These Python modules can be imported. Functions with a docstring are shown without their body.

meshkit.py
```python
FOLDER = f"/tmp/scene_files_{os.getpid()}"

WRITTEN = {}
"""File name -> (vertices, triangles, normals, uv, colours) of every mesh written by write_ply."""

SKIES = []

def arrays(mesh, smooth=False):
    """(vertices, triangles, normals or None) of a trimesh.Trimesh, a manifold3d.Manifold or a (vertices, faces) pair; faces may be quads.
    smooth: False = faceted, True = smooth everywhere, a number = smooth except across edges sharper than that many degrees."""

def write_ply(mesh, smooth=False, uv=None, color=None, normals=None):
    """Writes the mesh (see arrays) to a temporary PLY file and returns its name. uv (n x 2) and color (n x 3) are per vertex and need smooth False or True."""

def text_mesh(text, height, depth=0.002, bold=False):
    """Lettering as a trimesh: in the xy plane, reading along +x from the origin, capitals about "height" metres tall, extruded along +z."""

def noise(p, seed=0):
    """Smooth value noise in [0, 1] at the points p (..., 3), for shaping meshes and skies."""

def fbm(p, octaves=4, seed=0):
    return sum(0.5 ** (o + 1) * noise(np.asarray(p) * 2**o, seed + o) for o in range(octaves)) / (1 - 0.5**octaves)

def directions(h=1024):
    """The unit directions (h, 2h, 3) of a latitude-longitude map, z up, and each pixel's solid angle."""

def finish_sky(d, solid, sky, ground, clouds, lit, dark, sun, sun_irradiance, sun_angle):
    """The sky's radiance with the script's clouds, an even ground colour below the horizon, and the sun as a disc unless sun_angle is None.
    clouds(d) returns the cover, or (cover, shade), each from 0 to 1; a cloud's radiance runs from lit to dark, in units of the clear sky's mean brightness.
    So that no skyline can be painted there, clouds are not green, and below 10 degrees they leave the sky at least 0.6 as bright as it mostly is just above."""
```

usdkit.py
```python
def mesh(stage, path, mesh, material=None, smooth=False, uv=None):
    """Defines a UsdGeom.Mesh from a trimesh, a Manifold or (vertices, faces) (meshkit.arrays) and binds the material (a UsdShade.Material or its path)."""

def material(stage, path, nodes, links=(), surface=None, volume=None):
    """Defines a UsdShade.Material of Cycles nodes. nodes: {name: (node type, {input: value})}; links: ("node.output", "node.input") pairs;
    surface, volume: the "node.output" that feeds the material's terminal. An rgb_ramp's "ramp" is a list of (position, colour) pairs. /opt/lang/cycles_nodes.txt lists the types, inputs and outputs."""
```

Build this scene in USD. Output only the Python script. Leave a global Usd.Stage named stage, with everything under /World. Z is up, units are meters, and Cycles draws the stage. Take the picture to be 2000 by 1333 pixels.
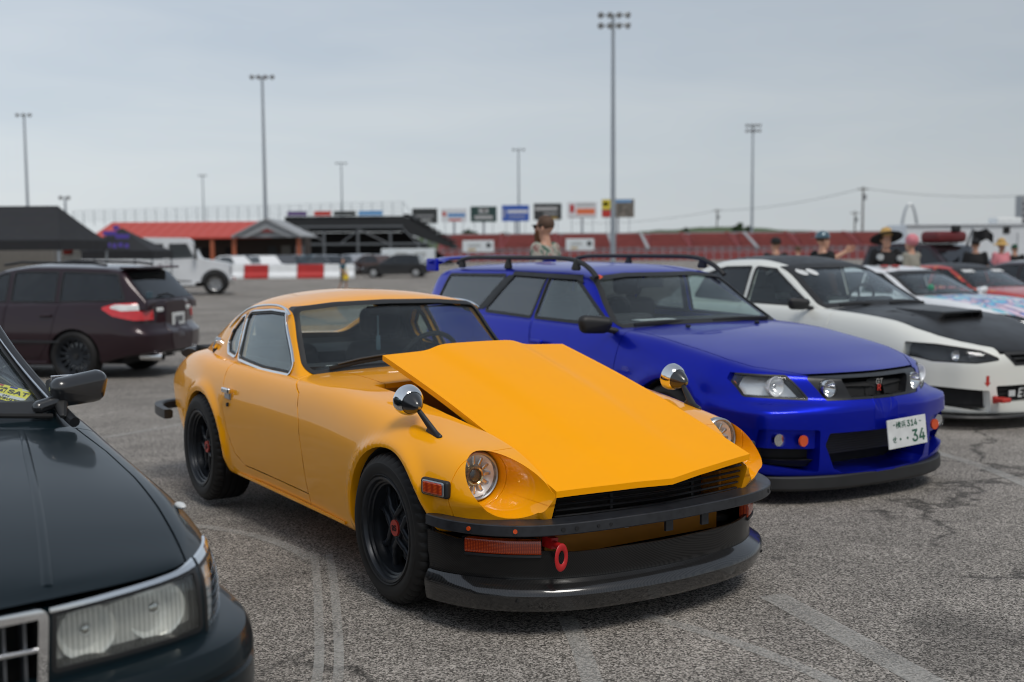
import math, random
import numpy as np, trimesh, usdkit, meshkit
import manifold3d as mf
from manifold3d import Manifold, CrossSection, Mesh as MMesh
from shapely.geometry import Polygon, LineString
from scipy.interpolate import PchipInterpolator
from scipy.ndimage import gaussian_filter1d
from pxr import Usd, UsdGeom, UsdLux, UsdShade, Gf, Sdf, Vt

random.seed(7); RNG = np.random.default_rng(7)
PI = math.pi
stage = Usd.Stage.CreateInMemory()
UsdGeom.SetStageUpAxis(stage, 'Z'); UsdGeom.SetStageMetersPerUnit(stage, 1.0)
UsdGeom.Xform.Define(stage, '/World'); UsdGeom.Scope.Define(stage, '/World/Looks')

# ---------------------------------------------------------------- camera, sky, sun
cam = UsdGeom.Camera.Define(stage, '/World/camera')
cam.CreateHorizontalApertureAttr(36.0); cam.CreateFocalLengthAttr(40.68)
cam.CreateFStopAttr(2.2); cam.CreateFocusDistanceAttr(4.3)
cam.CreateExposureAttr(0.27)
cam.AddTranslateOp().Set(Gf.Vec3d(0, 0, 1.425))
cam.AddRotateXYZOp().Set(Gf.Vec3f(90 - 4.717, 0, 0)); cam.AddRotateZOp(opSuffix='roll').Set(-0.40)

SUN_EL, SUN_AZ = math.radians(58), math.radians(150)      # azimuth from +y towards +x
sun_dir = np.array([math.cos(SUN_EL) * math.sin(SUN_AZ), math.cos(SUN_EL) * math.cos(SUN_AZ), math.sin(SUN_EL)])
usdkit.material(stage, '/World/Looks/sky_look', {
    'tc': ('texture_coordinate', {}), 'sep': ('separate_xyz', {}),
    'sky': ('sky_texture', {'sky_type': 'single_scattering', 'sun_disc': False, 'sun_elevation': SUN_EL, 'sun_rotation': SUN_AZ, 'aerosol_density': 3.0, 'air_density': 1.0}),
    'grad': ('rgb_ramp', {'ramp': [(0.0, (5.6, 6.0, 6.2)), (0.06, (5.1, 5.6, 6.0)), (0.16, (4.3, 4.85, 5.45)), (0.35, (4.0, 4.55, 5.2)), (1.0, (2.9, 3.3, 3.9))]}),
    'map': ('mapping', {'scale': (1.1, 1.1, 7.0)}),
    'n1': ('noise_texture', {'scale': 2.1, 'detail': 7.0, 'roughness': 0.55, 'distortion': 0.25}),
    'r1': ('rgb_ramp', {'ramp': [(0.42, (0, 0, 0)), (0.72, (.7, .7, .7))]}),
    'low': ('map_range', {'from_min': 0.02, 'from_max': 0.42, 'to_min': 0.75, 'to_max': 0.12, 'clamp': True}),
    'cm': ('math', {'math_type': 'multiply'}),
    'lit': ('mix', {'mix_type': 'mix', 'color2': (6.4, 6.6, 6.6)}),
    'over': ('mix', {'mix_type': 'mix', 'fac': 0.86}), 'side': ('map_range', {'from_min': -.55, 'from_max': .55, 'to_min': 1.15, 'to_max': .76, 'clamp': True}), 'sided': ('vector_math', {'math_type': 'scale'}),
    'bg': ('background_shader', {'strength': 0.1})},
    [('tc.generated', 'sep.vector'), ('sep.z', 'grad.fac'), ('tc.generated', 'map.vector'), ('map.vector', 'n1.vector'), ('n1.fac', 'r1.fac'),
     ('sep.z', 'low.value'), ('low.result', 'cm.value1'), ('r1.color', 'cm.value2'), ('cm.value', 'lit.fac'), ('grad.color', 'lit.color1'),
     ('sky.color', 'over.color1'), ('lit.color', 'sided.vector1'), ('sep.x', 'side.value'), ('side.result', 'sided.scale'), ('sided.vector', 'over.color2'), ('over.color', 'bg.color')], surface='bg.background')
dome = UsdLux.DomeLight.Define(stage, '/World/sky')
dome.GetPrim().SetCustomDataByKey('kind', 'structure')
UsdShade.MaterialBindingAPI.Apply(dome.GetPrim()).Bind(UsdShade.Material.Get(stage, '/World/Looks/sky_look'))
sun = UsdLux.DistantLight.Define(stage, '/World/sun')
sun.CreateNormalizeAttr(True); sun.CreateIntensityAttr(0.40); sun.CreateAngleAttr(22.0); sun.CreateColorAttr(Gf.Vec3f(1.0, 0.96, 0.9))
sun.AddRotateXYZOp().Set(Gf.Vec3f(90 - math.degrees(SUN_EL), 0, 180 - math.degrees(SUN_AZ)))

# ---------------------------------------------------------------- helpers
USED = {}
def uniq(parent, name):
    k = USED.get((parent, name), -1) + 1
    USED[(parent, name)] = k
    return f'{parent}/{name}' if k == 0 else f'{parent}/{name}_{k:03d}'
def meta(prim, label=None, cat=None, group=None, kind=None):
    for k, v in (('label', label), ('category', cat), ('group', group), ('kind', kind)):
        if v: prim.SetCustomDataByKey(k, v)
    return prim
def thing(name, label, cat, loc=(0, 0, 0), yaw=0.0, group=None):
    x = UsdGeom.Xform.Define(stage, uniq('/World', name))
    x.AddTranslateOp().Set(Gf.Vec3d(*map(float, loc))); x.AddRotateZOp().Set(math.degrees(yaw))
    meta(x.GetPrim(), label, cat, group)
    return str(x.GetPath())
def copy_of(src, label, loc, yaw=0.0, group=None):
    base = src.rsplit('/', 1)[1].split('_0')[0]
    x = UsdGeom.Xform.Define(stage, uniq('/World', base))
    x.AddTranslateOp().Set(Gf.Vec3d(*map(float, loc))); x.AddRotateZOp().Set(math.degrees(yaw))
    x.GetPrim().GetReferences().AddInternalReference(Sdf.Path(src)); x.GetPrim().SetInstanceable(True)
    was = stage.GetPrimAtPath(src).GetCustomData()
    meta(x.GetPrim(), label, was.get('category'), group or was.get('group'))
    return str(x.GetPath())
def L(name): return UsdShade.Material.Get(stage, '/World/Looks/' + name)
def emit(parent, name, mesh, mat, smooth=35, label=None):
    """one Mesh prim; mesh: trimesh, Manifold (with normals carried as properties when it has them) or (v, f)"""
    path = uniq(parent, name)
    if isinstance(mesh, Manifold) and mesh.num_prop() >= 3 + 0 and mesh.to_mesh().vert_properties.shape[1] >= 6:
        V, F, N = carried(mesh)
        m = usdkit.mesh(stage, path, (V, F), L(mat))
        m.CreateNormalsAttr(Vt.Vec3fArray.FromNumpy(N.astype(np.float32))); m.SetNormalsInterpolation('vertex')
    else:
        V, F, _ = meshkit.arrays(mesh, False); N = None
        if smooth is not False and len(F) > 12: V, F, N = shaded(V, F, 180 if smooth is True else smooth)
        m = usdkit.mesh(stage, path, (V, F), L(mat))
        if N is not None: m.CreateNormalsAttr(Vt.Vec3fArray.FromNumpy(N.astype(np.float32))); m.SetNormalsInterpolation('vertex')
    if label: meta(m.GetPrim(), label)
    return path
def solo(name, mesh, mat, label=None, cat=None, group=None, kind=None, smooth=35):
    p = emit('/World', name, mesh, mat, smooth)
    meta(stage.GetPrimAtPath(p), label, cat, group, kind)
    return p
def shaded(V, F, ang):
    """vertex normals smooth across edges flatter than ang degrees; vertices are split at the sharper ones"""
    V = np.asarray(V, float); F = np.asarray(F, int); _, vid = np.unique(V.round(6), axis=0, return_inverse=True); vid = vid.reshape(-1)
    g = np.cross(V[F[:, 1]] - V[F[:, 0]], V[F[:, 2]] - V[F[:, 0]]); a = np.linalg.norm(g, axis=1); F, g, a = F[a > 1e-14], g[a > 1e-14], a[a > 1e-14]; u = g / a[:, None]
    c = vid[F].reshape(-1); fi = np.repeat(np.arange(len(F)), 3); o = np.argsort(c, kind='stable'); c, fi = c[o], fi[o]; acc = g[fi].copy(); cs = math.cos(math.radians(ang))
    for k in range(1, 400):
        i = np.nonzero(c[:-k] == c[k:])[0] if k < len(c) else []
        if len(i) == 0: break
        j = i + k; ok = (u[fi[i]] * u[fi[j]]).sum(1) > cs; i, j = i[ok], j[ok]; acc[i] += g[fi[j]]; acc[j] += g[fi[i]]
    N = np.empty_like(acc); N[o] = acc; N /= np.maximum(np.linalg.norm(N, axis=1), 1e-300)[:, None]
    rows = np.concatenate([V[F].reshape(-1, 3).round(6), N.round(3)], 1); q, inv = np.unique(rows, axis=0, return_inverse=True)
    return q[:, :3], inv.reshape(-1, 3), q[:, 3:]
def carried(man):
    m = man.to_mesh(); P = np.asarray(m.vert_properties, float); F = np.asarray(m.tri_verts, int)
    V, N = P[:, :3], P[:, 3:6]
    g = np.cross(V[F[:, 1]] - V[F[:, 0]], V[F[:, 2]] - V[F[:, 0]]); a = np.linalg.norm(g, axis=1)
    F, g, a = F[a > 1e-12], g[a > 1e-12], a[a > 1e-12]; g = g / a[:, None]
    n = N[F]; ln = np.linalg.norm(n, axis=2); d = (n * g[:, None]).sum(2)
    n = np.where((d < 0)[..., None], -n, n) / np.maximum(ln, 1e-9)[..., None]
    bad = (ln < .3) | (np.abs(d) < .12)
    n = np.where(bad[..., None], g[:, None], n)
    rows = np.concatenate([V[F].reshape(-1, 3).round(6), n.reshape(-1, 3).round(3)], 1)
    u, inv = np.unique(rows, axis=0, return_inverse=True)
    return u[:, :3], inv.reshape(-1, 3), u[:, 3:]
def M(mesh, ang=40):
    """Manifold from a trimesh / Manifold, with normals as properties"""
    if not isinstance(mesh, Manifold):
        mesh = Manifold(MMesh(np.asarray(mesh.vertices, np.float32), np.asarray(mesh.faces, np.uint32)))
    return mesh.calculate_normals(0, ang)
def CS(pts):
    return CrossSection([np.asarray(pts, float)[:, :2]], mf.FillRule.NonZero)
def coords(p):
    if hasattr(p, 'exterior'): return np.array(p.exterior.coords)[:-1]
    return np.asarray(p, float)
def side_prism(poly, y0, y1, s=1, ang=40):
    m = CS(coords(poly)).extrude(y1 - y0).rotate((90, 0, 0)).translate((0, y1, 0))
    if s < 0: m = m.mirror((0, 1, 0))
    return M(m, ang)
def front_prism(poly, x0, x1, ang=40):
    m = CS(coords(poly)).extrude(x1 - x0).transform(np.array([[0, 0, 1, x0], [1, 0, 0, 0], [0, 1, 0, 0]], float))
    return M(m, ang)
def top_prism(poly, z0, z1, ang=40):
    return M(CS(coords(poly)).extrude(z1 - z0).translate((0, 0, z0)), ang)
def rpoly(pts, r=.02, n=6):
    p = Polygon(pts)
    return p.buffer(-r, quad_segs=n).buffer(r, quad_segs=n) if r else p
def box(cx, cy, cz, dx, dy, dz):
    return Manifold.cube((dx, dy, dz), True).translate((cx, cy, cz))
def rbox(cx, cy, cz, dx, dy, dz, r=.02, n=10):
    s = Manifold.sphere(r, n); hx, hy, hz = dx / 2 - r, dy / 2 - r, dz / 2 - r
    return Manifold.batch_hull([s.translate((a * hx, b * hy, c * hz)) for a in (-1, 1) for b in (-1, 1) for c in (-1, 1)]).translate((cx, cy, cz))
def cyl(p0, p1, r0, r1=None, n=32):
    p0, p1 = np.array(p0, float), np.array(p1, float); d = p1 - p0; h = np.linalg.norm(d); d = d / h
    up = np.array([0, 0, 1.0]) if abs(d[2]) < .95 else np.array([1.0, 0, 0])
    a = np.cross(up, d); a /= np.linalg.norm(a); b = np.cross(d, a)
    return Manifold.cylinder(h, r0, r0 if r1 is None else r1, n).transform(np.c_[a, b, d, p0])
def tm(man):
    m = man.to_mesh(); return trimesh.Trimesh(m.vert_properties[:, :3], m.tri_verts, process=False)
def cat(*ms):
    return trimesh.util.concatenate([tm(m) if isinstance(m, Manifold) else m for m in ms])
def union(*ms):
    out = ms[0]
    for m in ms[1:]: out = out + m
    return out
def tube(pts, r, n=8, close=False, flat=None):
    """tube through points; flat=(w, h) gives an oval section with w sideways"""
    P = np.asarray(pts, float); T = np.gradient(P, axis=0); T /= np.linalg.norm(T, axis=1)[:, None] + 1e-12
    up = np.array([0, 0, 1.0]); A = np.cross(T, up); ln = np.linalg.norm(A, axis=1)
    A[ln < 1e-3] = [1, 0, 0]; A /= np.linalg.norm(A, axis=1)[:, None]; B = np.cross(A, T)
    th = np.arange(n) / n * 2 * PI; R = np.broadcast_to(np.asarray(r, float), (len(P),))
    w, h = flat if flat else (1, 1)
    V = P[:, None] + R[:, None, None] * (w * np.cos(th)[None, :, None] * A[:, None] + h * np.sin(th)[None, :, None] * B[:, None])
    return grid_solid(V)
def grid_solid(V, flip=False):
    """closed solid trimesh from rings V (k, n, 3)"""
    k, n, _ = V.shape; i = np.arange(n); j = (i + 1) % n; f = []
    for a in range(k - 1):
        f.append(np.c_[a * n + i, a * n + j, (a + 1) * n + j]); f.append(np.c_[a * n + i, (a + 1) * n + j, (a + 1) * n + i])
    c0, c1 = k * n, k * n + 1
    f.append(np.c_[np.full(n, c0), j, i]); f.append(np.c_[np.full(n, c1), (k - 1) * n + i, (k - 1) * n + j])
    v = np.r_[V.reshape(-1, 3), [V[0].mean(0)], [V[-1].mean(0)]]
    t = trimesh.Trimesh(v, np.concatenate(f), process=False)
    if t.volume < 0: t.invert()
    return t
def lathe_y(prof, n=64, mod=None):
    """surface of revolution about the y axis of a closed profile [(r, y)]"""
    pr = np.asarray(prof, float); th = np.arange(n) / n * 2 * PI
    R = np.broadcast_to(pr[None, :, 0], (n, len(pr))).copy()
    if mod is not None: R = R + mod(np.arange(n)[:, None], np.arange(len(pr))[None, :])
    V = np.stack([R * np.cos(th)[:, None], np.broadcast_to(pr[None, :, 1], R.shape), R * np.sin(th)[:, None]], -1)
    k = len(pr); a, b = np.meshgrid(np.arange(n), np.arange(k), indexing='ij'); a2, b2 = (a + 1) % n, (b + 1) % k
    q = np.stack([a * k + b, a2 * k + b, a2 * k + b2, a * k + b2], -1).reshape(-1, 4)
    f = np.r_[q[:, [0, 1, 2]], q[:, [0, 2, 3]]]
    t = trimesh.Trimesh(V.reshape(-1, 3), f, process=False)
    if t.volume < 0: t.invert()
    return t
def sweep(path, prof, up=True):
    """closed profile [(out, z)] carried along a plan path [(x, y)]; 'out' is to the right of travel"""
    P = np.asarray(path, float); T = np.gradient(P, axis=0); T /= np.linalg.norm(T, axis=1)[:, None]
    Nn = np.c_[T[:, 1], -T[:, 0]]; pr = np.asarray(prof, float)
    if pr.ndim == 2: pr = np.broadcast_to(pr, (len(P),) + pr.shape)
    V = np.concatenate([P[:, None] + Nn[:, None] * pr[..., :1], pr[..., 1:]], -1)
    return grid_solid(V)
def smooth_path(pts, n=60, s=0.0):
    P = np.asarray(pts, float); t = np.r_[0, np.cumsum(np.linalg.norm(np.diff(P, axis=0), axis=1))]
    tt = np.linspace(0, t[-1], n); Q = np.stack([PchipInterpolator(t, P[:, k])(tt) for k in range(P.shape[1])], 1)
    if s:
        sg = s / (tt[1]); Q2 = gaussian_filter1d(Q, sg, axis=0, mode='nearest'); w = np.clip(np.minimum(np.arange(n), n - 1 - np.arange(n)) / (2 * sg), 0, 1)[:, None]; Q = Q2 * w + Q * (1 - w)
    return Q
def text(txt, h, depth=.002, bold=True): return meshkit.text_mesh(txt, h, depth, bold)
def frame(mesh, o, ex, ey):
    """places a mesh made in the xy plane: x along ex, y along ey, z out along ex x ey"""
    ex, ey = np.array(ex, float), np.array(ey, float); ex /= np.linalg.norm(ex); ey -= ex * (ex @ ey); ey /= np.linalg.norm(ey)
    T = np.eye(4); T[:3, 0], T[:3, 1], T[:3, 2], T[:3, 3] = ex, ey, np.cross(ex, ey), o
    m = mesh.copy() if not isinstance(mesh, Manifold) else tm(mesh); m.apply_transform(T); return m

# ---------------------------------------------------------------- looks
def mat(name, nodes, links=(), surface='p.BSDF', **k): return usdkit.material(stage, '/World/Looks/' + name, nodes, links, surface=surface, **k)
def plain(name, col, rough=.5, metal=0.0, var=.12, scale=9.0, **kw):
    """principled with a little large-scale tone variation and uneven gloss"""
    lo, hi = tuple(c * (1 - var) for c in col), tuple(min(1, c * (1 + var)) for c in col)
    mat(name, {'tc': ('texture_coordinate', {}), 'n': ('noise_texture', {'scale': scale, 'detail': 5.0, 'roughness': .6}), 'r': ('rgb_ramp', {'ramp': [(.3, lo), (.7, hi)]}),
               'g': ('map_range', {'from_min': .3, 'from_max': .7, 'to_min': max(0, rough - .06), 'to_max': min(1, rough + .08)}),
               'p': ('principled_bsdf', {'metallic': metal, **kw})},
        [('tc.object', 'n.vector'), ('n.fac', 'r.fac'), ('r.color', 'p.base_color'), ('n.fac', 'g.value'), ('g.result', 'p.roughness')])
def paint(name, col, metal=0.0, rough=.32, coat=1.0, coat_rough=.03, flake=0.0, spec=.5, cior=1.5):
    nodes = {'tc': ('texture_coordinate', {}), 'n': ('noise_texture', {'scale': 3.0, 'detail': 6.0, 'roughness': .65}),
             'g': ('map_range', {'from_min': .35, 'from_max': .7, 'to_min': coat_rough, 'to_max': coat_rough + .05, 'clamp': True}),
             'd': ('rgb_ramp', {'ramp': [(.3, tuple(c * .97 for c in col)), (.75, col)]}),
             'p': ('principled_bsdf', {'metallic': metal, 'roughness': rough, 'coat_weight': coat, 'coat_ior': cior, 'specular_ior_level': spec})}
    links = [('tc.object', 'n.vector'), ('n.fac', 'g.value'), ('g.result', 'p.coat_roughness'), ('n.fac', 'd.fac')]
    if flake:
        nodes |= {'v': ('voronoi_texture', {'scale': 900.0}), 'fr': ('map_range', {'to_min': 1 - flake, 'to_max': 1 + flake}), 'fm': ('vector_math', {'math_type': 'scale'}), 'sx': ('separate_color', {})}
        links += [('tc.object', 'v.vector'), ('v.color', 'sx.color'), ('sx.r', 'fr.value'), ('d.color', 'fm.vector1'), ('fr.result', 'fm.scale'), ('fm.vector', 'p.base_color')]
    else: links += [('d.color', 'p.base_color')]
    mat(name, nodes, links)
def pane(name, tint, ior=1.36, rough=0.0, dust=0.006):
    mat(name, {'t': ('transparent_bsdf', {'color': tint}), 'g': ('glossy_bsdf', {'color': (.95, .97, 1), 'roughness': rough}), 'geo': ('geometry', {}), 'io': ('mix_float', {'a': ior, 'b': 1 / ior}), 'f': ('fresnel', {}), 'm': ('mix_closure', {}),
               'd': ('diffuse_bsdf', {'color': (.45, .45, .43)}), 'tc': ('texture_coordinate', {}), 'n': ('noise_texture', {'scale': 4.0, 'detail': 8.0, 'roughness': .7}),
               'nr': ('map_range', {'from_min': .4, 'from_max': .8, 'to_min': dust * .4, 'to_max': dust * 2, 'clamp': True}), 'm2': ('mix_closure', {})},
        [('geo.backfacing', 'io.fac'), ('io.result', 'f.IOR'), ('f.fac', 'm.fac'), ('t.BSDF', 'm.closure1'), ('g.BSDF', 'm.closure2'), ('tc.object', 'n.vector'), ('n.fac', 'nr.value'), ('nr.result', 'm2.fac'), ('m.closure', 'm2.closure1'), ('d.BSDF', 'm2.closure2')], surface='m2.closure')
paint('yellow_paint', (.92, .37, .001), rough=.5, coat=.9, coat_rough=.012, spec=.08, cior=1.42); paint('yellow_hood_paint', (.95, .37, .001), rough=.5, coat=.12, coat_rough=.12, spec=.05, cior=1.3)
paint('blue_paint', (.004, .014, .42), metal=.75, rough=.38, flake=.2, spec=.1, coat=.6, cior=1.32)
paint('pearl_white_paint', (.74, .74, .68), rough=.4)
paint('dark_green_paint', (.0013, .0068, .0100), metal=.1, rough=.45, coat=.5, coat_rough=.05, flake=.2, spec=.2, cior=1.35)
paint('maroon_paint', (.020, .007, .011), metal=.4, rough=.35, flake=.25, cior=1.4, spec=.25)
paint('red_paint', (.45, .02, .015)); paint('white_paint', (.78, .79, .8)); paint('silver_paint', (.42, .43, .45), metal=.6, rough=.35)
paint('black_paint', (.008, .008, .009)); paint('grey_paint', (.10, .105, .115), metal=.5); paint('teal_paint', (.05, .10, .13), metal=.4); paint('brown_paint', (.07, .03, .02), metal=.3)
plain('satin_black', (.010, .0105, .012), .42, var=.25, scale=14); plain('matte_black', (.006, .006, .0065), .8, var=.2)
plain('rubber', (.011, .0105, .0103), .62, var=.3, scale=6, specular_ior_level=.3); plain('plastic_black', (.010, .010, .0105), .5, var=.2)
plain('bumper_black', (.017, .0185, .022), .36, var=.2, scale=20)
plain('rim_black', (.020, .023, .028), .34, metal=.5, var=.15); plain('dark_interior', (.011, .011, .0115), .8, var=.2)
plain('grey_cloth', (.05, .05, .052), .9); plain('tan_cloth', (.25, .24, .20), .9)
plain('chrome', (.78, .79, .80), .08, metal=1.0, var=.03); plain('steel', (.40, .42, .44), .35, metal=.9, var=.08); plain('alloy', (.5, .5, .5), .28, metal=.9)
plain('cap_red', (.45, .03, .02), .35); plain('hook_red', (.42, .01, .012), .35); plain('amber', (.75, .17, .02), .25, coat_weight=.6); plain('marker_orange', (.62, .07, .008), .3, coat_weight=.7)
mat('signal_amber', {'tc': ('texture_coordinate', {}), 'w': ('wave_texture', {'bands_direction': 'z', 'scale': 60.0}), 'w2': ('wave_texture', {'bands_direction': 'y', 'scale': 50.0}), 'm': ('mix', {'mix_type': 'multiply', 'fac': 1.0}), 'r': ('rgb_ramp', {'ramp': [(.05, (.30, .022, .003)), (.6, (.66, .085, .010))]}), 'p': ('principled_bsdf', {'roughness': .3, 'coat_weight': .8})},
    [('tc.object', 'w.vector'), ('tc.object', 'w2.vector'), ('w.color', 'm.color1'), ('w2.color', 'm.color2'), ('m.color', 'r.fac'), ('r.color', 'p.base_color')])
plain('tail_red', (.55, .012, .015), .15, coat_weight=1.0); plain('brass', (.6, .42, .15), .35, metal=1.0); plain('white_plastic', (.62, .63, .62), .4)
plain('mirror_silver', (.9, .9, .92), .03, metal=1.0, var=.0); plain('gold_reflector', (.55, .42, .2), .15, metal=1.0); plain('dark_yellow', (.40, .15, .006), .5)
pane('glass', (.93, .97, .965)); pane('tint_glass', (.30, .315, .32), ior=1.6); pane('smoke_glass', (.80, .85, .85)); pane('film_glass', (.42, .45, .45), ior=1.95); pane('front_film_glass', (.72, .80, .77), ior=1.8); pane('clear_lens', (.97, .975, .975), dust=.008)
plain('bright_reflector', (.90, .91, .92), .2, metal=.3, var=.02); pane('clear_glass', (.93, .95, .94)); pane('old_lens', (.95, .95, .93), dust=.02)
for cname, ior, cr in (('carbon', 1.36, .6), ('carbon_gloss', 1.65, 1.0)): mat(cname, {'tc': ('texture_coordinate', {}), 'mp': ('mapping', {'rotation': (0.5, 0.3, .78)}), 'w': ('wave_texture', {'wave_type': 'bands', 'bands_direction': 'x', 'scale': 62.0}), 'w2': ('wave_texture', {'wave_type': 'bands', 'bands_direction': 'y', 'scale': 62.0}),
               'mx': ('mix', {'mix_type': 'difference', 'fac': 1.0}), 'r': ('rgb_ramp', {'ramp': [(.2, (.003, .003, .003)), (.8, (.020, .019, .019))]}),
               'n': ('noise_texture', {'scale': 7.0, 'detail': 5.0}), 'g': ('map_range', {'from_min': .3, 'from_max': .7, 'to_min': .04, 'to_max': .16}), 'p': ('principled_bsdf', {'roughness': .4, 'coat_weight': cr, 'coat_ior': ior, 'specular_ior_level': .15})},
    [('tc.object', 'mp.vector'), ('mp.vector', 'w.vector'), ('mp.vector', 'w2.vector'), ('w.color', 'mx.color1'), ('w2.color', 'mx.color2'), ('mx.color', 'r.fac'), ('r.color', 'p.base_color'), ('tc.object', 'n.vector'), ('n.fac', 'g.value'), ('g.result', 'p.coat_roughness')])
# ---------------------------------------------------------------- car bodies: lofted skins, cut by booleans
def curve(kn, sig=.03):
    kn = sorted(kn); x = np.array([k[0] for k in kn], float); v = np.array([k[1] for k in kn], float)
    if len(x) == 1: return lambda q: np.full(np.shape(q), v[0])
    g = np.linspace(x[0], x[-1], 600); y = PchipInterpolator(x, v)(g); s = sig / (g[1] - g[0])
    ext = np.r_[2 * y[0] - y[600:0:-1][-600:][::-1][::-1], y, 2 * y[-1] - y[-2::-1]] if False else y
    pad = int(4 * s) + 1
    lo = y[0] + (np.arange(-pad, 0)) * (y[1] - y[0]); hi = y[-1] + np.arange(1, pad + 1) * (y[-1] - y[-2])
    ys = gaussian_filter1d(np.r_[lo, y, hi], max(s, 1e-3))[pad:-pad]
    return lambda q: np.interp(q, g, ys)
class Skin:
    """a closed, smooth, mirror-symmetric skin lofted along x from half sections"""
    def __init__(self, half, xs, seg=10, sm=3.0, keep=2, deform=None, cap=.0, ncap=0):
        H = np.stack([half(x) for x in xs])                       # (nx, K, 2), first and last on y = 0
        nx, K, _ = H.shape; t = np.linspace(0, K - 1, (K - 1) * seg + 1)
        D = PchipInterpolator(np.arange(K), H, axis=1)(t)
        R = np.concatenate([D, D[:, -2:0:-1] * [-1, 1]], 1)
        R = gaussian_filter1d(R, sm, axis=1, mode='wrap')[:, ::keep]
        V = np.concatenate([np.broadcast_to(np.asarray(xs)[:, None, None], R.shape[:2] + (1,)), R], 2)
        rings = [V]
        for end, i, sg in ((0, 0, -1), (1, -1, 1)):
            c = V[i].mean(0); add = []
            for k in range(1, ncap + 1):
                a = k / ncap * PI / 2 * .96; ring = V[i].copy(); e = np.abs(V[i][:, 1:] - c[1:]).max(0)
                f = 1 - cap * (1 - math.cos(a)) / e; ring[:, 1:] = c[1:] + (ring[:, 1:] - c[1:]) * f; ring[:, 0] += sg * cap * math.sin(a); add.append(ring)
            for q in (.75, .5, .25):
                base = add[ncap - 1] if ncap else V[i]; ring = base.copy(); ring[:, 1:] = c[1:] + (base[:, 1:] - c[1:]) * q; add.append(ring)
            rings = rings + [np.stack(add)] if end else [np.stack(add[::-1])] + rings
        V = np.concatenate(rings)
        if deform: V = deform(V.reshape(-1, 3)).reshape(V.shape)
        m = grid_solid(V); self.V, self.F = np.array(m.vertices), np.array(m.faces)
        v, f, n = meshkit.arrays((self.V, self.F), True); self.N = n
    def at(self, off=0.0):
        c = self.__dict__.setdefault('made', {})
        if off not in c: c[off] = self.solid(off)
        return c[off]
    def solid(self, off=0.0):
        P = np.concatenate([self.V + self.N * off, self.N], 1).astype(np.float32)
        return Manifold(MMesh(np.ascontiguousarray(P), np.ascontiguousarray(self.F.astype(np.uint32))))
def tub_half(c):
    def half(x):
        g = lambda k, d=None: float(c[k](x)) if k in c else d
        zb, W, zm, zsh, zc = g('zb'), g('W'), g('zm'), g('zsh'), g('zc')
        ws = g('ws', W - .06); zs = g('zs', zb + .09); wsh = g('wsh', W - .07); kd = g('kd', .7); wd = g('wd', .62)
        return np.array([(0, zb), (ws * .55, zb), (ws, zb + .004), (W - (W - ws) * .3, zs), (W - .004, (zs + zm) / 2), (W, zm), (W - (W - wsh) * .28, zm + (zsh - zm) * .62), (wsh, zsh), (wsh * wd, zsh + (zc - zsh) * kd), (0, zc)])
    return half
def gh_half(c):
    def half(x):
        z0, wb, we, ze, zt = (float(c[k](x)) for k in ('z0', 'wb', 'we', 'ze', 'zt'))
        b = float(c['bulge'](x)) if 'bulge' in c else .012
        return np.array([(0, z0), (wb * .6, z0), (wb, z0), ((wb + we) / 2 + b, (z0 + ze) / 2), (we, ze), (we * .55, ze + .78 * (zt - ze)), (0, zt)])
    return half
def stations(x0, x1, n, k=.35):
    u = np.linspace(0, 1, n); u = (1 - k) * u + k * (1 - np.cos(PI * u)) / 2
    return x0 + (x1 - x0) * u
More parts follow.
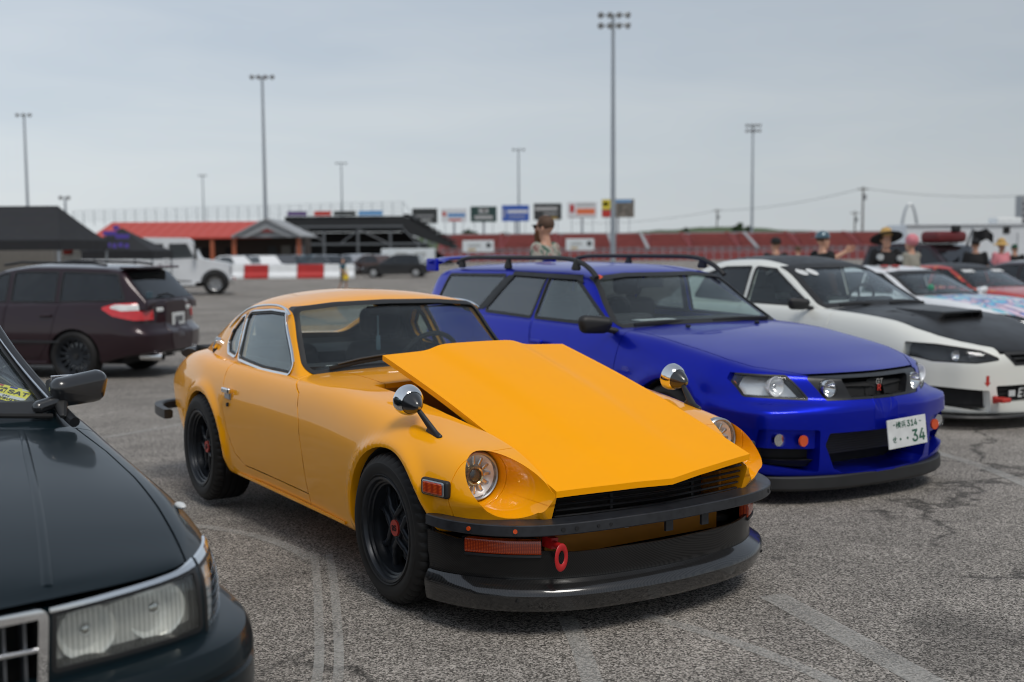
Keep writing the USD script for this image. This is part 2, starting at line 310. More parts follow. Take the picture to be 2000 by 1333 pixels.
def curves(d, sig=.03): return {k: curve(v if isinstance(v, list) else [(0, v)], sig) for k, v in d.items()}
def arch(x, z, r, y0, y1, s, n=56):
    return M(cyl((x, s * y0, z), (x, s * y1, z), r, n=n))

def tyre_mesh(r, rr, w, n=144, tread=True):
    h = w / 2
    half = [(rr - .004, h - .022), (rr + .004, h - .006), (rr + .010, h - .001), (rr + .013, h + .003), (rr + .016, h - .001), (rr + .03, h + .004), ((r + rr) / 2, h + .006), (r - .036, h + .003), (r - .034, h + .0), (r - .026, h - .004), (r - .012, h - .012), (r - .004, h - .022), (r, h - .034)]
    mid = []
    if tread:
        for gy in (h * .52, h * .17): mid += [(r + .001, gy + .006), (r - .007, gy + .004), (r - .007, gy - .004), (r + .001, gy - .006)]
    P = half + mid + [(a, -b) for a, b in (half + mid)[::-1]]
    P += [(rr - .012, -h + .03), (rr - .012, h - .03)]
    k0 = len(half)
    def mod(i, j):
        sh = ((j >= 10) & (j <= k0)) | ((j >= len(P) - 2 - k0 - 1) & (j <= len(P) - 2 - 11))
        return np.where(sh & (i % 3 == 0), -.007, 0.0)
    return lathe_y(P, n, mod if tread else None)
def rim_mesh(rr, w, lip=.012, dish=.05, n=72):
    h = w / 2
    P = [(rr + .007, h - .016), (rr + .009, h - .006), (rr + .004, h - .001), (rr - .006, h - .004), (rr - .010, h - .012), (rr - .012, h - .020), (rr - .020, h - .024), (rr - .022, h - .034), (rr - .029, h - .038), (rr - .031, h - dish - .01), (rr - .040, h - dish - .03), (rr - .040, -h + .03), (rr - .012, -h + .02), (rr + .007, -h + .01), (rr - .002, -h + .014), (rr - .008, -h + .03), (rr - .010, h - .034), (rr - .004, h - .024)]
    return lathe_y(P, n)
def disc_y(r, y0, y1, n=40): return cyl((0, y0, 0), (0, y1, 0), r, n=n)
def wheel(car, x, y, z, r, rr, w, style='multi', rimmat='rim_black', cap='plastic_black', spokes=10, res=1.0, spin=0.0, label=None):
    """wheel of a car: a brake disc with hub (the part), tyre, rim, spokes, centre cap and nuts (sub-parts)"""
    s = 1 if y > 0 else -1
    def put(m):
        m = tm(m) if isinstance(m, Manifold) else m.copy()
        T = np.eye(4)
        if s < 0: T[0, 0] = T[1, 1] = -1
        c, sn = math.cos(spin), math.sin(spin); Rt = np.eye(4); Rt[0, 0] = c; Rt[0, 2] = sn; Rt[2, 0] = -sn; Rt[2, 2] = c
        m.apply_transform(T @ Rt); m.apply_translation((x, y, z)); return m
    h = w / 2; n = int(144 * res)
    W = emit(car, 'wheel', put(disc_y(rr * .72, -.03, -.005) + disc_y(.06, -.05, h - .075)), 'steel', label=label)
    emit(W, 'tyre', put(tyre_mesh(r, rr, w, max(36, n), res > .6)), 'rubber', 30)
    emit(W, 'rim', put(rim_mesh(rr, w, n=max(32, int(72 * res)))), rimmat, 35)
    if style == 'four':
        yo = h - .078
        for k in range(4):
            a = k * PI / 2 + PI / 4
            ms = []
            for (r0, y0, w0), (r1, y1, w1) in (((.030, yo + .012, .034), (.085, yo + .006, .028)), ((.085, yo + .006, .028), (.130, yo - .002, .036)), ((.130, yo - .002, .036), (rr - .030, yo - .006, .066))):
                sp = lambda q, yy, ww, e: Manifold.sphere(e, 12).translate((q, yy, ww))
                ms.append(Manifold.batch_hull([sp(r0, y0 - .008, w0, .012), sp(r0, y0 - .008, -w0, .012), sp(r1, y1 - .008, w1, .012), sp(r1, y1 - .008, -w1, .012)]))
                for e in (-1, 1): ms.append(Manifold.batch_hull([sp(r0, y0 + .006, e * w0, .013), sp(r1, y1 + .008, e * w1, .014)]))
            m = union(*ms).rotate((0, -math.degrees(a), 0))
            emit(W, 'spoke', put(m), rimmat, 40)
        emit(W, 'hub', put(Manifold.cylinder(.05, .062, .040, 32).rotate((-90, 0, 0)).translate((0, yo - .025, 0))), rimmat)
        emit(W, 'centre_cap', put(disc_y(.033, yo + .02, yo + .033, 28)), cap)
        tx = text('RS', .022, .0015); tx.apply_translation((-tx.bounds.mean(0)[0], -tx.bounds.mean(0)[1], 0))
        emit(W, 'cap_lettering', put(frame(tx, (0, yo + .0335, 0), (-1, 0, 0), (0, 0, 1))), 'dark_interior')
        for k in range(4):
            a = k * PI / 2; emit(W, 'lug_nut', put(cyl((.057 * math.cos(a), yo - .01, .057 * math.sin(a)), (.057 * math.cos(a), yo + .022, .057 * math.sin(a)), .010, .008, n=6)), 'plastic_black')
    else:
        yo = h - .05
        for k in range(spokes):
            a = k * 2 * PI / spokes
            m = Manifold.batch_hull([Manifold.sphere(.009, 8).translate((q, yy, zz)) for q, yy, zz in ((.04, yo - .025, .012), (.04, yo - .025, -.012), (rr - .025, yo - .004, .009), (rr - .025, yo - .004, -.009), (rr - .025, yo - .02, 0))])
            emit(W, 'spoke', put(m.rotate((0, -math.degrees(a), 0))), rimmat, 40)
        emit(W, 'centre_cap', put(Manifold.cylinder(.03, .045, .034, 24).rotate((-90, 0, 0)).translate((0, yo - .03, 0))), cap)
    return W
def seat(car, x, y, z, m='dark_interior', hr=True):
    b = union(rbox(0, 0, .10, .48, .48, .18, .05), rbox(-.27, 0, .42, .14, .46, .62, .06).rotate((0, 0, 0)), rbox(-.02, .21, .14, .44, .07, .16, .03), rbox(-.02, -.21, .14, .44, .07, .16, .03))
    p = emit(car, 'seat', tm(b.translate((x, y, z))), m)
    if hr: emit(p, 'headrest', tm(union(rbox(-.30, 0, .84, .10, .26, .17, .045), cyl((-.29, .06, .70), (-.30, .06, .82), .006, n=8), cyl((-.29, -.06, .70), (-.30, -.06, .82), .006, n=8)).translate((x, y, z))), m)
def steering(car, c, r=.18, tilt=65, m='matte_black'):
    t = trimesh.creation.torus(r, .014, 40, 10)
    hub = cat(t, *[Manifold.cylinder(r, .010, .012, 8).rotate((0, 90, a)) for a in (90 - 0, 210, 330)], Manifold.cylinder(.03, .045, .04, 20).translate((0, 0, -.02)))
    T = trimesh.transformations.rotation_matrix(math.radians(-tilt), (0, 1, 0)); T[:3, 3] = c; hub.apply_transform(T)
    emit(car, 'steering_wheel', hub, m)
# ---------------------------------------------------------------- ground
def ground_z(y):
    return float(np.interp(y, *GZ))
_gy = np.linspace(-60, 120, 1801)
GZ = (_gy, gaussian_filter1d(np.interp(_gy, [-60, 5.6, 10.5, 16, 19, 50, 120], [0, 0, -.13, -.24, -.29, -.58, -.62]), 8))
def build_ground():
    ys = np.r_[-60, -30, -10, np.arange(0, 60, .5), np.arange(60, 120, 5), 160, 260, 500, 1000, 2500]
    xs = np.r_[-2500, -900, -400, -200, -100, -50, -25, 0, 25, 50, 100, 200, 400, 900, 2500]
    X, Y = np.meshgrid(xs, ys); Z = np.interp(Y, *GZ)
    v = np.stack([X, Y, Z], -1).reshape(-1, 3); n = len(xs); i, j = np.meshgrid(np.arange(len(ys) - 1), np.arange(n - 1), indexing='ij')
    a = (i * n + j).ravel(); f = np.c_[a, a + 1, a + n + 1, a + n]
    mat('asphalt', {
        'geo': ('geometry', {}),
        'v': ('voronoi_texture', {'scale': 165.0, 'randomness': 1.0}), 'sc': ('separate_color', {}),
        'grain': ('rgb_ramp', {'ramp': [(0, (.042, .037, .032)), (.28, (.100, .090, .079)), (.5, (.222, .202, .178)), (.75, (.36, .328, .292)), (1, (.52, .478, .43))]}),
        'big': ('noise_texture', {'scale': .35, 'detail': 6.0, 'roughness': .6}), 'bigr': ('map_range', {'from_min': .3, 'from_max': .7, 'to_min': .72, 'to_max': 1.18}),
        'mid': ('noise_texture', {'scale': 3.5, 'detail': 5.0, 'roughness': .65}), 'midr': ('map_range', {'from_min': .3, 'from_max': .7, 'to_min': .82, 'to_max': 1.15}),
        'oil': ('noise_texture', {'scale': .8, 'detail': 3.0, 'roughness': .5, 'distortion': .6}), 'oilr': ('map_range', {'from_min': .60, 'from_max': .70, 'to_min': 1.0, 'to_max': .62, 'clamp': True}), 'mo': ('math', {'math_type': 'multiply'}), 'mm': ('math', {'math_type': 'multiply'}), 'tone': ('vector_math', {'math_type': 'scale'}),
        'warp': ('noise_texture', {'scale': 1.3, 'detail': 5.0, 'roughness': .6}), 'wv': ('vector_math', {'math_type': 'scale', 'scale': .9}), 'wa': ('vector_math', {'math_type': 'add'}),
        'cr': ('voronoi_texture', {'feature': 'distance_to_edge', 'scale': .24}),
        'crm': ('map_range', {'from_min': .0, 'from_max': .0075, 'to_min': 1.0, 'to_max': 0.0, 'clamp': True}),
        'cm': ('noise_texture', {'scale': .5, 'detail': 2.0}), 'cmr': ('map_range', {'from_min': .44, 'from_max': .52, 'to_min': 0.0, 'to_max': .75, 'clamp': True}),
        'cmul': ('math', {'math_type': 'multiply'}), 'final': ('mix', {'color2': (.012, .011, .010)}),
        'h': ('math', {'math_type': 'subtract'}), 'bump': ('bump', {'strength': .75, 'distance': .004}),
        'p': ('principled_bsdf', {'roughness': .82, 'specular_ior_level': .3})},
        [('geo.position', 'v.vector'), ('v.color', 'sc.color'), ('sc.r', 'grain.fac'), ('geo.position', 'big.vector'), ('big.fac', 'bigr.value'), ('geo.position', 'mid.vector'), ('mid.fac', 'midr.value'),
         ('bigr.result', 'mm.value1'), ('midr.result', 'mm.value2'), ('grain.color', 'tone.vector1'), ('geo.position', 'oil.vector'), ('oil.fac', 'oilr.value'), ('mm.value', 'mo.value1'), ('oilr.result', 'mo.value2'), ('mo.value', 'tone.scale'),
         ('geo.position', 'warp.vector'), ('warp.color', 'wv.vector1'), ('wv.vector', 'wa.vector1'), ('geo.position', 'wa.vector2'), ('wa.vector', 'cr.vector'), ('cr.distance', 'crm.value'),
         ('geo.position', 'cm.vector'), ('cm.fac', 'cmr.value'), ('crm.result', 'cmul.value1'), ('cmr.result', 'cmul.value2'), ('tone.vector', 'final.color1'), ('cmul.value', 'final.fac'),
         ('sc.g', 'h.value1'), ('cmul.value', 'h.value2'), ('h.value', 'bump.height'), ('final.color', 'p.base_color'), ('bump.normal', 'p.normal')])
    solo('ground', (v, f), 'asphalt', kind='structure', smooth=False)
build_ground()

# ---------------------------------------------------------------- yellow coupe
def yellow_coupe():
    car = thing('sports_coupe', 'yellow classic sports coupe with its front-hinged hood standing slightly open', 'car', (.160, 4.963, 0), -.998)
    T = curves({'zb': [(-3.45, .42), (-3.2, .33), (-2.9, .25), (-2.5, .2), (-1.0, .185), (0.0, .185), (.2, .21), (.29, .335), (.45, .362), (0.575, .375), (0.701, .41)],
        'W': [(-3.45, .50), (-3.4, .58), (-3.25, .665), (-3.0, .72), (-2.7, .765), (-2.305, .792), (-1.9, .785), (-1.4, .772), (-.9, .772), (-.4, .782), (0, .792), (.25, .788), (.4, .772), (.5, .744), (.575, .705), (.635, .65), (.675, .60), (.701, .555)],
        'zm': [(-3.45, .58), (-2.3, .58), (-1.0, .57), (0.0, .56), (0.4, .52), (0.701, .48)],
        'zsh': [(-3.45, .665), (-3.2, .74), (-2.9, .79), (-2.6, .80), (-2.2, .795), (-1.28, .785), (-.9, .79), (-.5, .778), (-.06, .738), (.15, .705), (.35, .675), (.45, .655), (.55, .615), (.65, .565), (.701, .538)],
        'wsh': [(-3.45, .42), (-3.2, .55), (-2.9, .63), (-2.3, .69), (-1.3, .675), (-.5, .665), (0, .66), (.35, .645), (.5, .62), (.6, .575), (.66, .53), (.701, .475)],
        'zc': [(-3.45, .685), (-3.2, .78), (-2.9, .83), (-1.28, .82), (-1.0, .83), (-0.63, .81), (-0.1, .765), (0.3, .70), (0.575, .63), (0.701, .575)]}, .025)
    def flare(V):
        V = V.copy()
        for xc in (0, -2.305):
            r = np.hypot(V[:, 0] - xc, V[:, 2] - .285); d = .024 * np.exp(-((r - .362) / .030) ** 2) * np.clip((V[:, 2] - .2) / .1, 0, 1) * np.clip((np.abs(V[:, 1]) - .6) / .1, 0, 1)
            V[:, 1] += np.sign(V[:, 1]) * d
        V[:, 0] -= .38 * np.clip(.52 - V[:, 2], 0, .2) * np.clip((V[:, 0] - .5) / .15, 0, 1)
        return V
    xs = np.unique(np.r_[stations(-3.45, .701, 130, .2), np.linspace(.3, .701, 50), np.linspace(-.45, .45, 46), np.linspace(-2.75, -1.85, 46)])
    skin = Skin(tub_half(T), xs, seg=14, sm=3.2, keep=2, deform=flare, cap=.02, ncap=4); B = skin.at()
    for s in (1, -1):
        B -= arch(0, .285, .345, .42, 1.1, s); B -= arch(-2.305, .285, .338, .42, 1.1, s)
    B -= top_prism([(-.64, -.525), (.0, -.510), (.30, -.480), (.95, -.462), (.95, .462), (.30, .480), (.0, .510), (-.64, .525)], .30, 1.3)
    B -= M(box(.83, 0, .4, .44, .93, .9))
    B -= top_prism(rpoly([(-1.24, -.60), (-2.6, -.62), (-2.95, -.5), (-2.95, .5), (-2.6, .62), (-1.24, .60)], .05), .24, 1.3)
    for s in (1, -1):                                             # dished headlight bays
        sc = Manifold.batch_hull([cyl((.378, s * .612, .572 + s * .01), (.383, s * .612, .572 + s * .01), .0965, n=64), cyl((.84, s * .596, .558), (.86, s * .596, .558), .140, n=64)])
        B -= M(sc, 50); B -= M(cyl((.30, s * .612, .572 + s * .01), (.40, s * .612, .572 + s * .01), .092, n=48))
    door_line = Polygon([(-1.215, .80), (-1.14, .772), (-1.03, .735), (-.95, .62), (-.905, .45), (-.872, .285), (-1.70, .290), (-1.82, .34), (-1.90, .43), (-1.965, .56), (-1.985, .68), (-2.02, .75), (-2.07, .81)])
    hole = door_line.buffer(.0028); leaf = door_line.buffer(-.0028)
    parts = []
    for s in (1, -1):
        d = B ^ side_prism(leaf, .5, 1.1, s); parts.append(('door', d)); B -= side_prism(hole, .5, 1.1, s)
    bucket = M(box(1.0 + .4475, 0, .5, 2, 2, 2)); fender = M(box(-.47 + .1585 + .6, 0, .5, .31 + .0, 2, 2))
    for s in (1, -1):
        half = M(box(1, s * 1.0, .5, 5, 1.999, 2))
        parts.append(('headlight_bucket', B ^ bucket ^ half))
    B -= M(box(1.0 + .4435, 0, .5, 2, 2, 2))
    for s in (1, -1):
        reg = side_prism([(-1.30, .90), (-1.212, .80), (-1.137, .774), (-1.027, .738), (-.9472, .62), (-.902, .45), (-.868, .27), (-.86, .10), (.5, .1), (.5, .9)], .47, 1.1, s)
        parts.append(('front_fender', B ^ reg))
        B -= side_prism([(-1.31, .91), (-1.217, .80), (-1.142, .769), (-1.033, .733), (-.953, .62), (-.908, .45), (-.874, .27), (-.866, .09), (.51, .09), (.51, .91)], .466, 1.1, s)
    G = curves({'z0': .70, 'wb': [(-1.12, .655), (-1.28, .672), (-1.9, .69), (-2.4, .685), (-2.8, .63), (-3.1, .56), (-3.35, .50)],
        'we': [(-1.12, .64), (-1.235, .625), (-1.40, .572), (-1.555, .530), (-1.9, .535), (-2.4, .515), (-2.8, .49), (-3.1, .455), (-3.35, .42)],
        'ze': [(-1.12, .745), (-1.235, .80), (-1.40, .955), (-1.555, 1.112), (-1.70, 1.118), (-1.9, 1.112), (-2.2, 1.088), (-2.45, 1.035), (-2.7, .955), (-3.0, .845), (-3.2, .77), (-3.35, .715)],
        'zt': [(-1.12, .765), (-1.235, .835), (-1.40, .985), (-1.57, 1.138), (-1.7, 1.168), (-1.9, 1.185), (-2.1, 1.185), (-2.3, 1.168), (-2.6, 1.105), (-2.9, 1.0), (-3.2, .855), (-3.35, .77)]}, .022)
    def wsd(V):
        V = V.copy(); t = np.clip((V[:, 0] + 1.60) / .35, 0, 1); V[:, 0] += .075 * t * (1 - np.clip(np.abs(V[:, 1]) / .62, 0, 1) ** 2) * np.clip((V[:, 2] - .7) / .05, 0, 1); return V
    gs = Skin(gh_half(G), np.unique(np.r_[stations(-3.35, -1.12, 80, .1), np.linspace(-1.65, -1.12, 40)]), seg=14, sm=3.0, keep=2, deform=wsd)
    win1 = rpoly([(-1.285, .795), (-1.60, 1.085), (-1.80, 1.088), (-2.13, 1.066), (-2.055, .818), (-1.7, .797)], .03)
    win2 = rpoly([(-2.095, .822), (-2.255, .838), (-2.315, .885), (-2.315, .955), (-2.235, 1.025), (-2.165, 1.05)], .03)
    ws = rpoly([(-.60, .795), (-.535, 1.105), (0, 1.145), (.535, 1.105), (.60, .795), (.3, .812), (0, .818), (-.3, .812)], .03)
    ws = Polygon([(-.605, .800), (-.53, 1.105), (-.3, 1.124), (0, 1.130), (.3, 1.124), (.53, 1.105), (.605, .800), (.3, .826), (0, .836), (-.3, .826)]).buffer(-.04, quad_segs=8).buffer(.04, quad_segs=8)
    hatch = rpoly([(-.40, .86), (-.44, 1.06), (0, 1.10), (.44, 1.06), (.40, .86)], .05)
    shell = gs.at() - gs.at(-.032); outer, inner = gs.at(-.004), gs.at(-.009)
    glass = outer - inner
    shell -= top_prism(rpoly([(-1.24, -.60), (-2.6, -.62), (-2.95, -.5), (-2.95, .5), (-2.6, .62), (-1.24, .60)], .05), .5, .80)
    wp = front_prism(ws, -1.66, -.9); hp = front_prism(hatch, -3.4, -2.42)
    shell = shell - wp - hp
    for s in (1, -1):
        for w in (win1, win2): shell -= side_prism(w, .2, 1.0, s)
    lining = gs.at(-.034) - gs.at(-.042)
    lining = lining - wp - hp - top_prism([(-1.24, -.60), (-2.95, -.60), (-2.95, .60), (-1.24, .60)], .5, .80)
    for s in (1, -1):
        for w in (win1, win2): lining -= side_prism(w, .2, 1.0, s)
    emit(car, 'headlining', lining, 'dark_interior')
    cav_ = rpoly([(-1.24, -.60), (-2.6, -.62), (-2.95, -.5), (-2.95, .5), (-2.6, .62), (-1.24, .60)], .05)
    emit(car, 'cabin_lining', tm(top_prism(cav_.buffer(-.002), .26, .832) - top_prism(cav_.buffer(-.012), .2, .9)), 'dark_interior')
    emit(car, 'body', B, 'yellow_paint'); emit(car, 'roof_shell', shell, 'yellow_paint')
    for n, m in parts: emit(car, n, m, 'yellow_paint')
    emit(car, 'windshield', glass ^ front_prism(ws.buffer(-.004), -1.66, -.9), 'glass')
    seal = (gs.at(.006) - gs.at(-.015)) ^ (front_prism(ws.buffer(.010), -1.66, -.9) - front_prism(ws.buffer(-.011), -1.7, -.85)); emit(car, 'windshield_seal', seal, 'plastic_black')
    emit(car, 'rear_window', glass ^ front_prism(hatch.buffer(-.004), -3.4, -2.42), 'smoke_glass')
    for s in (1, -1):
        for n, w in (('side_window', win1), ('quarter_window', win2)):
            p = emit(car, n, glass ^ side_prism(w.buffer(-.003), .2, 1.0, s), 'front_film_glass')
            emit(p, 'window_trim', (gs.at(.007) - gs.at(-.012)) ^ (side_prism(w.buffer(.010), .2, 1.0, s) - side_prism(w.buffer(.001), .1, 1.1, s)), 'chrome')
            emit(p, 'window_rubber', (gs.at(.002) - gs.at(-.013)) ^ (side_prism(w.buffer(-.0025), .2, 1.0, s) - side_prism(w.buffer(-.013), .1, 1.1, s)), 'plastic_black')
        gut = smooth_path([(-1.52, s * .567, 1.075), (-1.60, s * .557, 1.110), (-1.75, s * .548, 1.118), (-2.1, s * .548, 1.094), (-2.3, s * .556, 1.035), (-2.43, s * .565, .965)], 40, .05)
        emit(car, 'drip_rail', tube(gut, .007), 'chrome')
    # hood, hinged at the nose and standing open
    nx, ny = 60, 61; u = np.linspace(0, 1, nx); v = np.linspace(-1, 1, ny); U, Vv = np.meshgrid(u, v, indexing='ij')
    xf = .728 + .082 * (1 - np.abs(Vv)) ; X = -.632 + (xf + .632) * U; hw = .497 + (.474 - .497) * U; Y = Vv * hw
    tx = (X + .632) / 1.4; Z = .815 - (.815 - .553) * tx + .028 * np.sin(PI * np.clip(tx, 0, 1)) * (1 - .25 * np.abs(Vv))
    Z += .012 * (1 - Vv ** 2) + .020 * Vv * tx - .004
    Z += .026 * (1 / (1 + np.exp((np.abs(Y) - (.235 - .06 * tx)) / .020))) * np.clip((1.02 - tx) / .8, 0, 1) ** .7
    a = math.radians(5.1); hx, hz = .78, .545
    def swing(P):
        P = P.copy(); dx, dz = P[:, 0] - hx, P[:, 2] - hz
        P[:, 0] = hx + dx * math.cos(a) + dz * math.sin(a); P[:, 2] = hz - dx * math.sin(a) + dz * math.cos(a); return P
    top = np.stack([X, Y, Z], -1); edge = np.minimum.reduce([U * 1.4, (1 - U) * 1.4, (1 - np.abs(Vv)) * .49]); bot = top.copy(); bot[..., 2] -= np.where(edge < .02, .024, .012)
    def plate(top, bot):
        nx, ny = top.shape[:2]; idx = np.arange(nx * ny).reshape(nx, ny); q = np.stack([idx[:-1, :-1], idx[1:, :-1], idx[1:, 1:], idx[:-1, 1:]], -1).reshape(-1, 4)
        rim = np.r_[idx[:, 0], idx[-1, 1:], idx[-2::-1, -1], idx[0, -2:0:-1]]; k = nx * ny; r2 = np.roll(rim, -1)
        side = np.stack([rim, rim + k, r2 + k, r2], -1); f4 = np.r_[q, q[:, ::-1] + k, side]
        f = np.r_[f4[:, [0, 1, 2]], f4[:, [0, 2, 3]]]; t = trimesh.Trimesh(np.r_[top.reshape(-1, 3), bot.reshape(-1, 3)], f, process=False)
        if t.volume < 0: t.invert()
        return t
    hood = plate(top, bot); hood.vertices = swing(np.array(hood.vertices)); H = emit(car, 'hood', hood, 'yellow_hood_paint', 30)
    # engine bay
    emit(car, 'engine_bay_floor', tm(box(-.02, 0, .29, 1.2, 1.0, .02)), 'matte_black')
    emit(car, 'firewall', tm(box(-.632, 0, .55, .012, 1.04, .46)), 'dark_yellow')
    for s in (1, -1):
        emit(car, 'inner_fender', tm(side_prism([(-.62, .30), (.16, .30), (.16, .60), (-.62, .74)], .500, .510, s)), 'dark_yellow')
        emit(car, 'strut_tower', tm(Manifold.cylinder(.36, .10, .085, 32).translate((-.02, s * .40, .31))), 'matte_black')
        for q in ((-.32, .64, .22), (.16, .53, .16)): emit(car, 'fuse_box', tm(rbox(q[0], s * .40, q[1], q[2], .12, .10, .02)), 'plastic_black')
    emit(car, 'engine_block', tm(union(rbox(-.22, -.02, .50, .62, .24, .32, .04), rbox(-.22, -.02, .68, .60, .14, .07, .02))), 'steel')
    for k in range(5): emit(car, 'hose', tube(smooth_path([(.30 - .2 * k, -.30, .60), (.2 - .2 * k, -.36, .68 + .02 * (k % 2)), (.05 - .2 * k, -.42, .66), (-.02 - .18 * k, -.46, .60)], 18), .012), 'plastic_black')
    emit(car, 'radiator', tm(box(.50, 0, .44, .05, .80, .24)), 'matte_black')
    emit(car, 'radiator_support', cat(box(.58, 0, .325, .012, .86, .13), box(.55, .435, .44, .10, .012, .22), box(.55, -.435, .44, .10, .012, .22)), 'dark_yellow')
    for k in range(4): emit(car, 'wiring_plug', tm(union(rbox(.60, -.06 + .035 * k, .34 + .008 * (k % 2), .03, .022, .02, .005))), 'brass' if k % 2 else 'white_plastic')
    for k in range(6):                                           # grille of thin horizontal bars
        z = .415 + .024 * k; xb = .70 + .006 * k
        emit(car, 'grille_bar', tube(smooth_path([(xb - .03, -.45, z), (xb, -.25, z), (xb + .02, 0, z), (xb, .25, z), (xb - .03, .45, z)], 24), .006, 6, flat=(1.6, .7)), 'satin_black')
    for s in (1, -1): emit(car, 'grille_stay', tm(box(.69, s * .2, .47, .012, .012, .15)), 'satin_black')
    # bumper beam, dam, lip
    half = [(0, .812), (.25, .798), (.45, .770), (.60, .712), (.70, .622), (.76, .52), (.79, .43), (.798, .34)]
    bp = smooth_path([(x, -y) for y, x in half[::-1]] + [(x, y) for y, x in half[1:]], 121, .03)
    prof = [(-.080, .437), (-.004, .432), (0, .429), (.001, .395), (-.003, .391), (-.010, .391), (-.012, .422), (-.080, .426)]
    bm = sweep(bp, prof); Bm = emit(car, 'front_bumper', bm, 'bumper_black', 25)
    def on_path(path, yy):
        i = int(np.argmin(np.abs(path[:, 1] - yy) + (path[:, 0] < .3) * 9)); t = path[min(i + 1, len(path) - 1)] - path[max(i - 1, 0)]; t = t / np.linalg.norm(t); return np.r_[path[i], 0], np.array([t[1], -t[0], 0]), np.r_[t, 0]
    for yy in (-.47, -.42, -.33, -.28, .60, .64, .70, .73):
        c, n, t = on_path(bp, yy); c = c + [0, 0, .412]
        emit(Bm, 'bolt_hole', tm(cyl(c + n * .0005, c + n * .0035, .008 if abs(yy) > .4 else .006, n=14)), 'matte_black')
    for yy in (-.74, -.625):
        c, n, t = on_path(bp, yy); c = c + [0, 0, .412]; emit(Bm, 'orange_bolt', tm(cyl(c, c + n * .005, .008, n=14)), 'marker_orange')
    for yy in (.02, .20):
        emit(Bm, 'bumper_bracket', tm(box(.765, yy, .37, .012, .035, .06)), 'bumper_black')
    dh = [(0, .785), (.25, .765), (.45, .712), (.58, .630), (.68, .525), (.735, .44), (.765, .37), (.775, .31)]
    dp = smooth_path([(x, -y) for y, x in dh[::-1]] + [(x, y) for y, x in dh[1:]], 141, .03)
    kk = np.abs(dp[:, 1])
    prof = np.array([[(-.012, .312), (0, .312), (.0, .29), (-.005, .255), (-.007, .228), (-.004, .214), (.008, .206), (.036, .190), (.046, .178), (.049, .166), (.046, .154), (.032, .116), (.020, .102), (-.05, .100), (-.05, .106), (-.02, .14), (-.02, .2)]])
    prof = np.broadcast_to(prof, (len(dp),) + prof.shape[1:]).copy()
    fade = np.clip((.80 - kk) / .12, .35, 1); prof[:, 6:13, 0] *= fade[:, None]
    topz = np.interp(kk, [0, .4, .62, .72, .785], [.312, .312, .330, .350, .368]); prof[:, 0:2, 1] = topz[:, None]
    dam = Manifold(MMesh(*(lambda t: (np.asarray(t.vertices, np.float32), np.asarray(t.faces, np.uint32)))(sweep(dp, prof))))
    D = emit(car, 'air_dam', tm(dam ^ box(0, 0, .2165 + 1, 4, 4, 2)), 'carbon', 28); emit(car, 'front_lip', tm(dam ^ box(0, 0, .2145 - 1, 4, 4, 2)), 'carbon_gloss', 28)
    for s in (1, -1):
        i0 = [i for i in range(len(dp)) if .50 < s * dp[i, 1] < .715 and dp[i, 0] > .40]
        seg = dp[i0] if s > 0 else dp[i0]
        lens = sweep(seg, [(-.03, .358), (.004, .358), (.008, .348), (.008, .316), (.004, .308), (-.03, .308)])
        P = emit(car, 'turn_signal', lens, 'signal_amber', 25)
        emit(P, 'signal_surround', sweep(seg, [(-.02, .307), (.008, .307), (.010, .299), (.004, .294), (-.02, .294)]), 'plastic_black', 25)
    ring = trimesh.creation.torus(.028, .010, 40, 12); ring.vertices *= [1, 1.35, .45]
    hk = frame(ring, (.772, -.485, .314), (.3, -.95, 0), (0, 0, 1))
    emit(car, 'tow_hook', cat(hk, tm(cyl((.64, -.465, .350), (.764, -.480, .350), .012, n=14)), tm(box(.68, -.47, .350, .06, .03, .04))), 'hook_red')
    emit(car, 'undertray', cat(box(.47, 0, .150, .40, 1.22, .012), box(.46, .58, .25, .012, .26, .22), box(.46, -.58, .25, .012, .26, .22), box(.52, 0, .22, .012, .86, .16)), 'matte_black')
    # headlights
    for s in (1, -1):
        cx, cy, cz = .388, s * .612, .572 + s * .010
        ring = lathe_y([(.096, -.004), (.094, .018), (.088, .024), (.083, .021), (.081, .006), (.090, -.004)], 64)
        def face(m): return frame(m, (cx, cy, cz), (0, -1, 0), (1, 0, 0)) if False else (lambda t: (t.apply_transform(trimesh.transformations.rotation_matrix(-PI / 2, (0, 0, 1))), t.apply_translation((cx, cy, cz)), t)[2])(m.copy() if not isinstance(m, Manifold) else tm(m))
        Hh = emit(car, 'headlight', face(ring), 'steel')
        bowl = lathe_y([(.086, .008)] + [(.086 * math.sqrt(q), .008 - .055 * (1 - q)) for q in np.linspace(.95, .08, 9)] + [(.02, -.060), (.088, -.060)], 64)
        emit(Hh, 'reflector', face(bowl), 'bright_reflector', 60)
        emit(Hh, 'projector', face(cat(lathe_y([(.034, -.05), (.036, .004), (.032, .010), (.027, .006), (.026, -.05)], 40))), 'gold_reflector')
        emit(Hh, 'projector_lens', face(tm(Manifold.sphere(.027, 32).scale((1, .45, 1)).translate((0, -.004, 0)))), 'black_paint', 60)
        for k in range(12):
            a = k * PI / 6; emit(Hh, 'led_reflector', face(tm(rbox(.058, -.012, 0, .034, .016, .014, .004, 8).rotate((0, math.degrees(a), 0)))), 'chrome')
        lens = lathe_y([(.0005, .028), (.03, .0275), (.06, .0255), (.080, .022), (.083, .018), (.083, .016), (.06, .0235), (.03, .0255), (.0005, .026)], 64)
        emit(Hh, 'headlight_lens', face(lens), 'clear_lens', 60)
        # side marker
        c = np.array([.385, s * .778, .535]); n = np.array([.20, s * 1.0, .03]); n /= np.linalg.norm(n); ex = np.array([1, -s * .20, 0.0]) * s; base = rbox(0, 0, 0, .150, .066, .03, .012, 12)
        q = lambda m, o: frame(tm(m), c + n * o, ex, (0, 0, 1))
